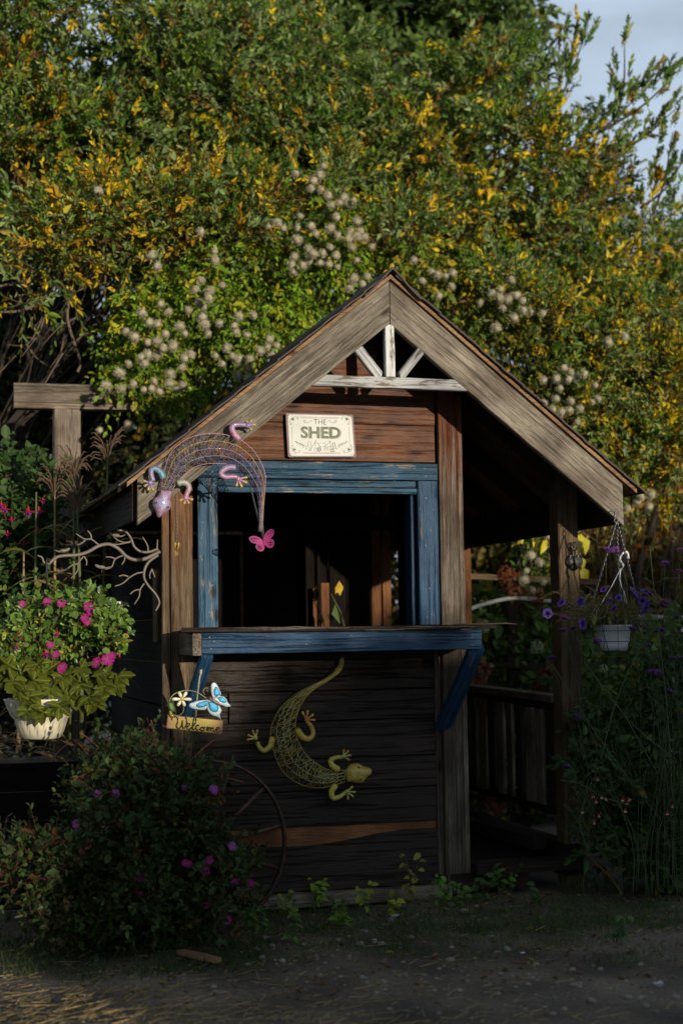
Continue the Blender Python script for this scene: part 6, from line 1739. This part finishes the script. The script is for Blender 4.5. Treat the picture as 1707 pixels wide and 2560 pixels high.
for x, y in ((1481, 1991), (1489, 2004), (1503, 1993), (1514, 1998), (1555, 2000), (1571, 1999), (1566, 2008), (1496, 2040), (1484, 2057), (1562, 2028), (1678, 2016), (1667, 2034), (1454, 2030), (1612, 1989), (1493, 1948)):
    put(F_SNP, 'flower', at(x, y, -.42), RNG.uniform(.015, .020), sn, rot=Eu((RNG.normal()*.2, RNG.normal()*.4, RNG.normal()*.5)))

dl = thing('leafy_plant', 'dark leafy plant filling the shade under the verbenas at lower right', 'plant', (ct_.x-.12, -.1, 0))
C = fill([(1590, 1920, 140, 120), (1660, 1780, 80, 120), (1530, 2080, 90, 70), (1500, 1850, 60, 100), (1640, 2120, 90, 70)], -.30, .25, 150)
lv = Leaves(); st = []
clumps(C, .06, 9, 8, .045, .022, bcol((.03, .065, .02), (.085, .15, .04), (.2, .17, .03), .04), lv, st, lrange=(.06, .15), upb=.4)
lv.build('foliage', dl, 'leaf', 'oval', singles=120); build_sticks(st, 'stems', dl, .0012)
# --- weeds, grass, straw, pebbles on the ground
weed = [(855, 2300, 'heart', (.09, .14, .02)), (770, 2235, 'heart', (.12, .17, .02)), (710, 2270, 'heart', (.08, .12, .02)), (965, 2260, 'oval', (.16, .18, .02)), (1065, 2200, 'oval', (.09, .19, .03)), (1140, 2165, 'heart', (.04, .09, .02)), (960, 2190, 'oval', (.14, .13, .03)), (1055, 2130, 'oval', (.06, .10, .02)), (1200, 2230, 'oval', (.04, .08, .02)), (1270, 2210, 'oval', (.04, .08, .025)), (640, 2300, 'oval', (.05, .10, .02)), (1150, 2240, 'oval', (.05, .09, .02)), (740, 2330, 'oval', (.05, .08, .02)), (830, 2280, 'lance', (.06, .09, .02)), (1540, 2330, 'oval', (.03, .06, .02)), (1340, 2240, 'oval', (.03, .06, .015)), (920, 2250, 'oval', (.12, .15, .02)), (1100, 2260, 'oval', (.05, .08, .02))]
wl = ['weed with yellowing leaves in front of the counter sill', 'young bindweed with one rounded lime leaf by the sill', 'low green weed beside the iron wheel', 'weed with drooping yellow green leaves at the middle of the sill', 'weed with three bright pointed leaves by the corner trim', 'small dark weed on the step beside the trim', 'tall spindly weed with dry brown leaves on the siding', 'thin weed climbing the lowest siding board', 'dark leafy weed in front of the porch step', 'feathery weed at the foot of the porch step', 'low weed beneath the right edge of the big bush', 'small weed tucked against the sill joint', 'flat rosette weed among the pebbles by the wheel', 'grassy weed below the plywood patch', 'small rosette weed under the arching woody stem', 'low weed in deep shade before the porch post', 'pale weed leaning on the weathered sill beam', 'dark weed spreading on soil before the step']
for (x, y, shp, c), lab in zip(weed, wl):
    b0 = atz(x, y+30, .0)
    if b0.y > -.08: b0.y = -.09; 
    t = thing('weed', lab, 'weed', (b0.x, b0.y, 0), 'weeds along the foot of the shed')
    lv = Leaves(); g = G()
    for k in range(RNG.integers(3, 6)):
        a = RNG.random()*6.28; H = RNG.uniform(.04, .13)
        if y < 2200: H *= 1.7
        e = Vector((b0.x+.04*math.cos(a), b0.y-.01+.02*math.sin(a), H))
        g.tube([(b0.x, b0.y, -.005), (b0.x+.02*math.cos(a), b0.y, H*.6), e], [.0016, .0014, .001], 4, c=(.10, .12, .04))
        m_ = RNG.integers(3, 6)
        P = np.array([Vector((b0.x, b0.y, 0)).lerp(e, u)[:] for u in np.linspace(.5, 1, m_)])
        L_ = RNG.uniform(.022, .045, m_)
        lv.add(P, np.stack([RNG.normal(size=m_), -.5+RNG.normal(size=m_)*.3, RNG.normal(size=m_)*.4-.1], 1), np.tile([0, -.6, .8], (m_, 1))+RNG.normal(size=(m_, 3))*.3, L_, L_*(.62 if shp != 'lance' else .25), np.array([c])*RNG.uniform(1.3, 3.0, (m_, 1)))
    g.obj('stem', M['twig'], t)
    lv.build('leaf', t, 'leaf', shp, singles=40, variants=3)
# grass tufts (nobody could count the blades)
lv = Leaves()
def tuft(x, y, n, h, c, spread=.05):
    b0 = np.array(atz(x, y, 0.0))
    if b0[1] > -.07: b0[1] = -.08
    P = b0+np.stack([RNG.normal(size=n)*spread, RNG.normal(size=n)*spread*.8, np.zeros(n)], 1)
    P[:, 1] = np.minimum(P[:, 1], -.07)
    for q in range(n): P[q, 2] = gz(P[q, 0], P[q, 1])
    D = np.stack([RNG.normal(size=n)*.5, RNG.normal(size=n)*.3-.1, RNG.uniform(.5, 1.3, n)], 1)
    L_ = RNG.uniform(.4, 1.1, n)*h
    lv.add(P, D, np.tile([0, -1., .3], (n, 1)), L_, np.full(n, .0028), np.array([c])*RNG.uniform(.5, 1.5, (n, 1)))
for k in range(280):
    x = RNG.uniform(560, 1707); y = RNG.uniform(2255, 2330) if RNG.random() < .75 else RNG.uniform(2320, 2400)
    tuft(x, y, RNG.integers(8, 30), RNG.uniform(.02, .055), (.07, .11, .03))
for k in range(90):
    tuft(RNG.uniform(0, 620), RNG.uniform(2360, 2440), RNG.integers(10, 30), RNG.uniform(.03, .07), (.05, .085, .02))
for x, y in ((1310, 2100), (1200, 2140), (1250, 2150), (1140, 2130), (1350, 2160), (780, 2240), (1180, 2330), (1000, 2360)): tuft(x, y, 18, .11, (.07, .10, .025), .04)
o = lv.build('grass', None, 'leaf', 'blade', fold=.1); tag(o, 'sparse short green grass at the edge of the soil path', 'grass')
# leaf litter
lv = Leaves(); n_ = 1100
xy = np.stack([RNG.uniform(-1.5, 1.6, n_), -.08-RNG.random(n_)**1.6*1.6], 1)
P = np.array([(x, y, gz(x, y)+.006) for x, y in xy])
L_ = RNG.uniform(.012, .034, n_)
lv.add(P, np.stack([RNG.normal(size=n_), RNG.normal(size=n_), RNG.normal(size=n_)*.12], 1), np.tile([0, 0, 1.], (n_, 1))+RNG.normal(size=(n_, 3))*.25, L_, L_*.5, bcol((.13, .06, .03), (.26, .16, .09), (.3, .24, .05), .15)(P, n_))
o = lv.build('leaf_litter', None, 'leaf', 'oval', fold=.25, curl=.35); tag(o, 'dead brown leaves scattered on the soil', 'leaf litter')
# straw
def straw(n, f, name, label, c=(.30, .215, .085)):
    A = []; B = []; C = []
    while len(A) < n:
        x, y = RNG.uniform(-2.3, 1.4), RNG.uniform(-2.7, -.3)
        if RNG.random() > f(x, y): continue
        a = RNG.normal()*.9+.15; L_ = RNG.uniform(.015, .07)*RNG.choice([1, 1, 1, 2.4])
        z = gz(x, y)+RNG.uniform(.002, .016)
        A.append((x, y, z)); B.append((x+L_*math.cos(a), y+L_*math.sin(a), z+RNG.uniform(-.004, .012))); C.append(np.array(c)*RNG.uniform(.45, 1.35))
    o = lines_mesh(name, np.array(A), np.array(B), RNG.uniform(.0009, .0021, n), np.array(C), 'straw', None)
    tag(o, label, 'straw')
straw(3000, lambda x, y: 1/(1+math.exp(((x+1.2)+(y+1.45)*1.1)*5.5)), 'straw', 'golden straw strewn thickly over the lower left of the path')
straw(420, lambda x, y: .6*math.exp(-max(0, x+1.0)*.9), 'straw', 'stray straws scattered thinly over the middle of the path', (.3, .23, .12))
# pebbles: small ones as one mass, larger stones each on its own
def pebble_mesh(seed):
    g = G(); g.ball((0, 0, 0), 1, n=10, sc_=(1.2, .9, .62)); rnd = random.Random(seed)
    g.v = [tuple(Vector(v)*(1+.16*noise.noise((v[0]*1.3+seed*5, v[1]*1.3, v[2]*1.5)))) for v in g.v]
    me = g.mesh('stone', True); me.materials.append(M['stone']); return me
PB = [pebble_mesh(k) for k in range(5)]
g = G(); rnd = random.Random(8)
for k in range(4600):
    x = rnd.uniform(-2.2, 1.9); y = -.1-rnd.random()**.8*2.6
    if noise.noise((x*1.7, y*1.7, 4)) < -.12 and rnd.random() < .75: continue
    s = rnd.uniform(.002, .0095)*rnd.random()**.4; z = gz(x, y)
    t = rnd.uniform(0, 6.28); v = [(x+s*1.3*math.cos(t+q*1.047)*rnd.uniform(.8, 1.2), y+s*math.sin(t+q*1.047)*rnd.uniform(.8, 1.2), z) for q in range(6)]
    v += [(x+(a[0]-x)*.6, y+(a[1]-y)*.6, z+s*.8) for a in v]
    cc = rnd.choice([(.9, .85, .8), (.6, .6, .6), (1.2, 1.1, 1.0), (.4, .36, .33)])
    g.add(v, [(q, (q+1) % 6, 6+(q+1) % 6, 6+q) for q in range(6)]+[tuple(range(6, 12))], c=cc)
o = g.obj('gravel', plain('gravel', (.19, .17, .15), .9, attr=True, scale=60), None, True, kind='stuff'); tag(o, 'small mixed gravel pressed into the path', 'gravel')
stones = [(x, y) for x, y in ((870, 2345), (910, 2330), (900, 2365), (940, 2363), (955, 2370), (885, 2310), (980, 2300), (1160, 2282), (1185, 2290), (1195, 2300), (1215, 2295), (1190, 2272), (1230, 2345), (1265, 2375), (1430, 2420), (1435, 2470), (1450, 2465), (1570, 2500), (1600, 2500), (1615, 2520), (1690, 2495), (1645, 2460), (1340, 2410), (800, 2445), (960, 2470), (905, 2455), (680, 2370), (655, 2400), (640, 2375), (705, 2410), (620, 2420), (780, 2380), (760, 2365), (725, 2350), (665, 2355), (1500, 2415), (1560, 2380), (1320, 2470), (870, 2545), (1600, 2405), (1125, 2405), (1060, 2450), (540, 2480), (1250, 2440), (1380, 2540), (1480, 2510), (845, 2355), (1025, 2352))]
def stone_label(x, y, s, k):
    size = 'large' if s > .0165 else ('middle sized' if s > .0125 else 'small')
    near = 'near the sill beam' if y < 2310 else ('just below the grass edge' if y < 2375 else ('on bare soil mid path' if y < 2455 else 'at the front of the path'))
    side = 'beside the bush' if x < 660 else ('below the golden lizard' if x < 860 else ('under the counter middle' if x < 1010 else ('before the corner trim' if x < 1240 else ('before the porch' if x < 1460 else 'under the verbenas'))))
    return size+' grey brown stone '+near+', '+side
SL_ = []
for k, (x, y) in enumerate(stones):
    p = atz(x, y, .0); 
    if p.y > -.1: p.y = -.12
    s = RNG.uniform(.010, .020)*(.8 if y > 2440 else 1)
    o = link('stone', PB[k % 5], None, None, Matrix.LocRotScale(Vector((p.x, p.y, gz(p.x, p.y)+s*.28)), Eu((RNG.normal()*.2, RNG.normal()*.2, RNG.random()*6)), Vector((s, s, s))))
    tag(o, stone_label(x, y, s, k), 'stone', 'river stones on the path'); SL_.append((o, x, y))
by = {}
for o, x, y in SL_: by.setdefault(o['label'], []).append((x, y, o))
for lab, q in by.items():
    if len(q) > 1:
        q.sort(key=lambda e: e[0])
        w_ = ['leftmost', 'second', 'third', 'fourth', 'fifth', 'sixth'][:len(q)] if len(q) > 2 else ['left', 'right']
        for (x, y, o), n_w in zip(q, w_): o['label'] = n_w+(' ' if n_w in ('left', 'right', 'leftmost') else ' from left ')+lab.replace(' grey brown', '')
# --- unseen hedge added behind the viewer, its top shaped to set the shade edge
hdg = thing('added_shade_hedge', 'unseen leafy hedge added behind the viewer, its top shaped to shade the lower garden', 'hedge', (2.5, -13, 0))
g = G()
HX = np.linspace(-5.5, 12, 70); tops = []
for x in HX:
    xs_ = x-math.tan(SUN_AZ)*13           # where its shade edge meets the shed wall
    zb_ = .74 if xs_ < -1.0 else (.74+(xs_+1.0)*.36 if xs_ < .2 else (1.17+(xs_-.2)*.27))
    zb_ += .10*math.exp(-((xs_+.1)/.7)**2)
    tops.append(zb_+13/math.cos(SUN_AZ)*math.tan(SUN_EL)-.24+.08*noise.noise((x*2.1, 0, 0)))
tops = [t_ if x > 2.15 else .75+.15*noise.noise((x*2, 3, 0)) for x, t_ in zip(HX, tops)]
v = []
for x, t_ in zip(HX, tops): v += [(x, -12.6, 0), (x, -12.6, t_), (x, -13.4, t_-.02), (x, -13.4, 0)]
f = []
for i in range(len(HX)-1):
    a = i*4; f += [(a, a+1, a+5, a+4)[::-1], (a+1, a+2, a+6, a+5)[::-1], (a+2, a+3, a+7, a+6)[::-1]]
f += [(0, 1, 2, 3), (len(v)-4, len(v)-1, len(v)-2, len(v)-3)]
g.add(v, f, c=(.02, .03, .01)); g.obj('core', M['twig'], hdg)
lv = Leaves(); st = []
clumps([(RNG.uniform(-5.5, 12),)*1+(RNG.uniform(-13.3, -12.6), 0) for _ in range(0)] or [(x, RNG.uniform(-13.2, -12.7), np.interp(x, HX, tops)+RNG.uniform(-.15, .08)) for x in RNG.uniform(-5.5, 12, 300)], .12, 8, 8, .07, .04, bcol((.04, .07, .02), (.08, .12, .03)), lv, st)
lv.build('foliage', hdg, 'leaf', 'oval')
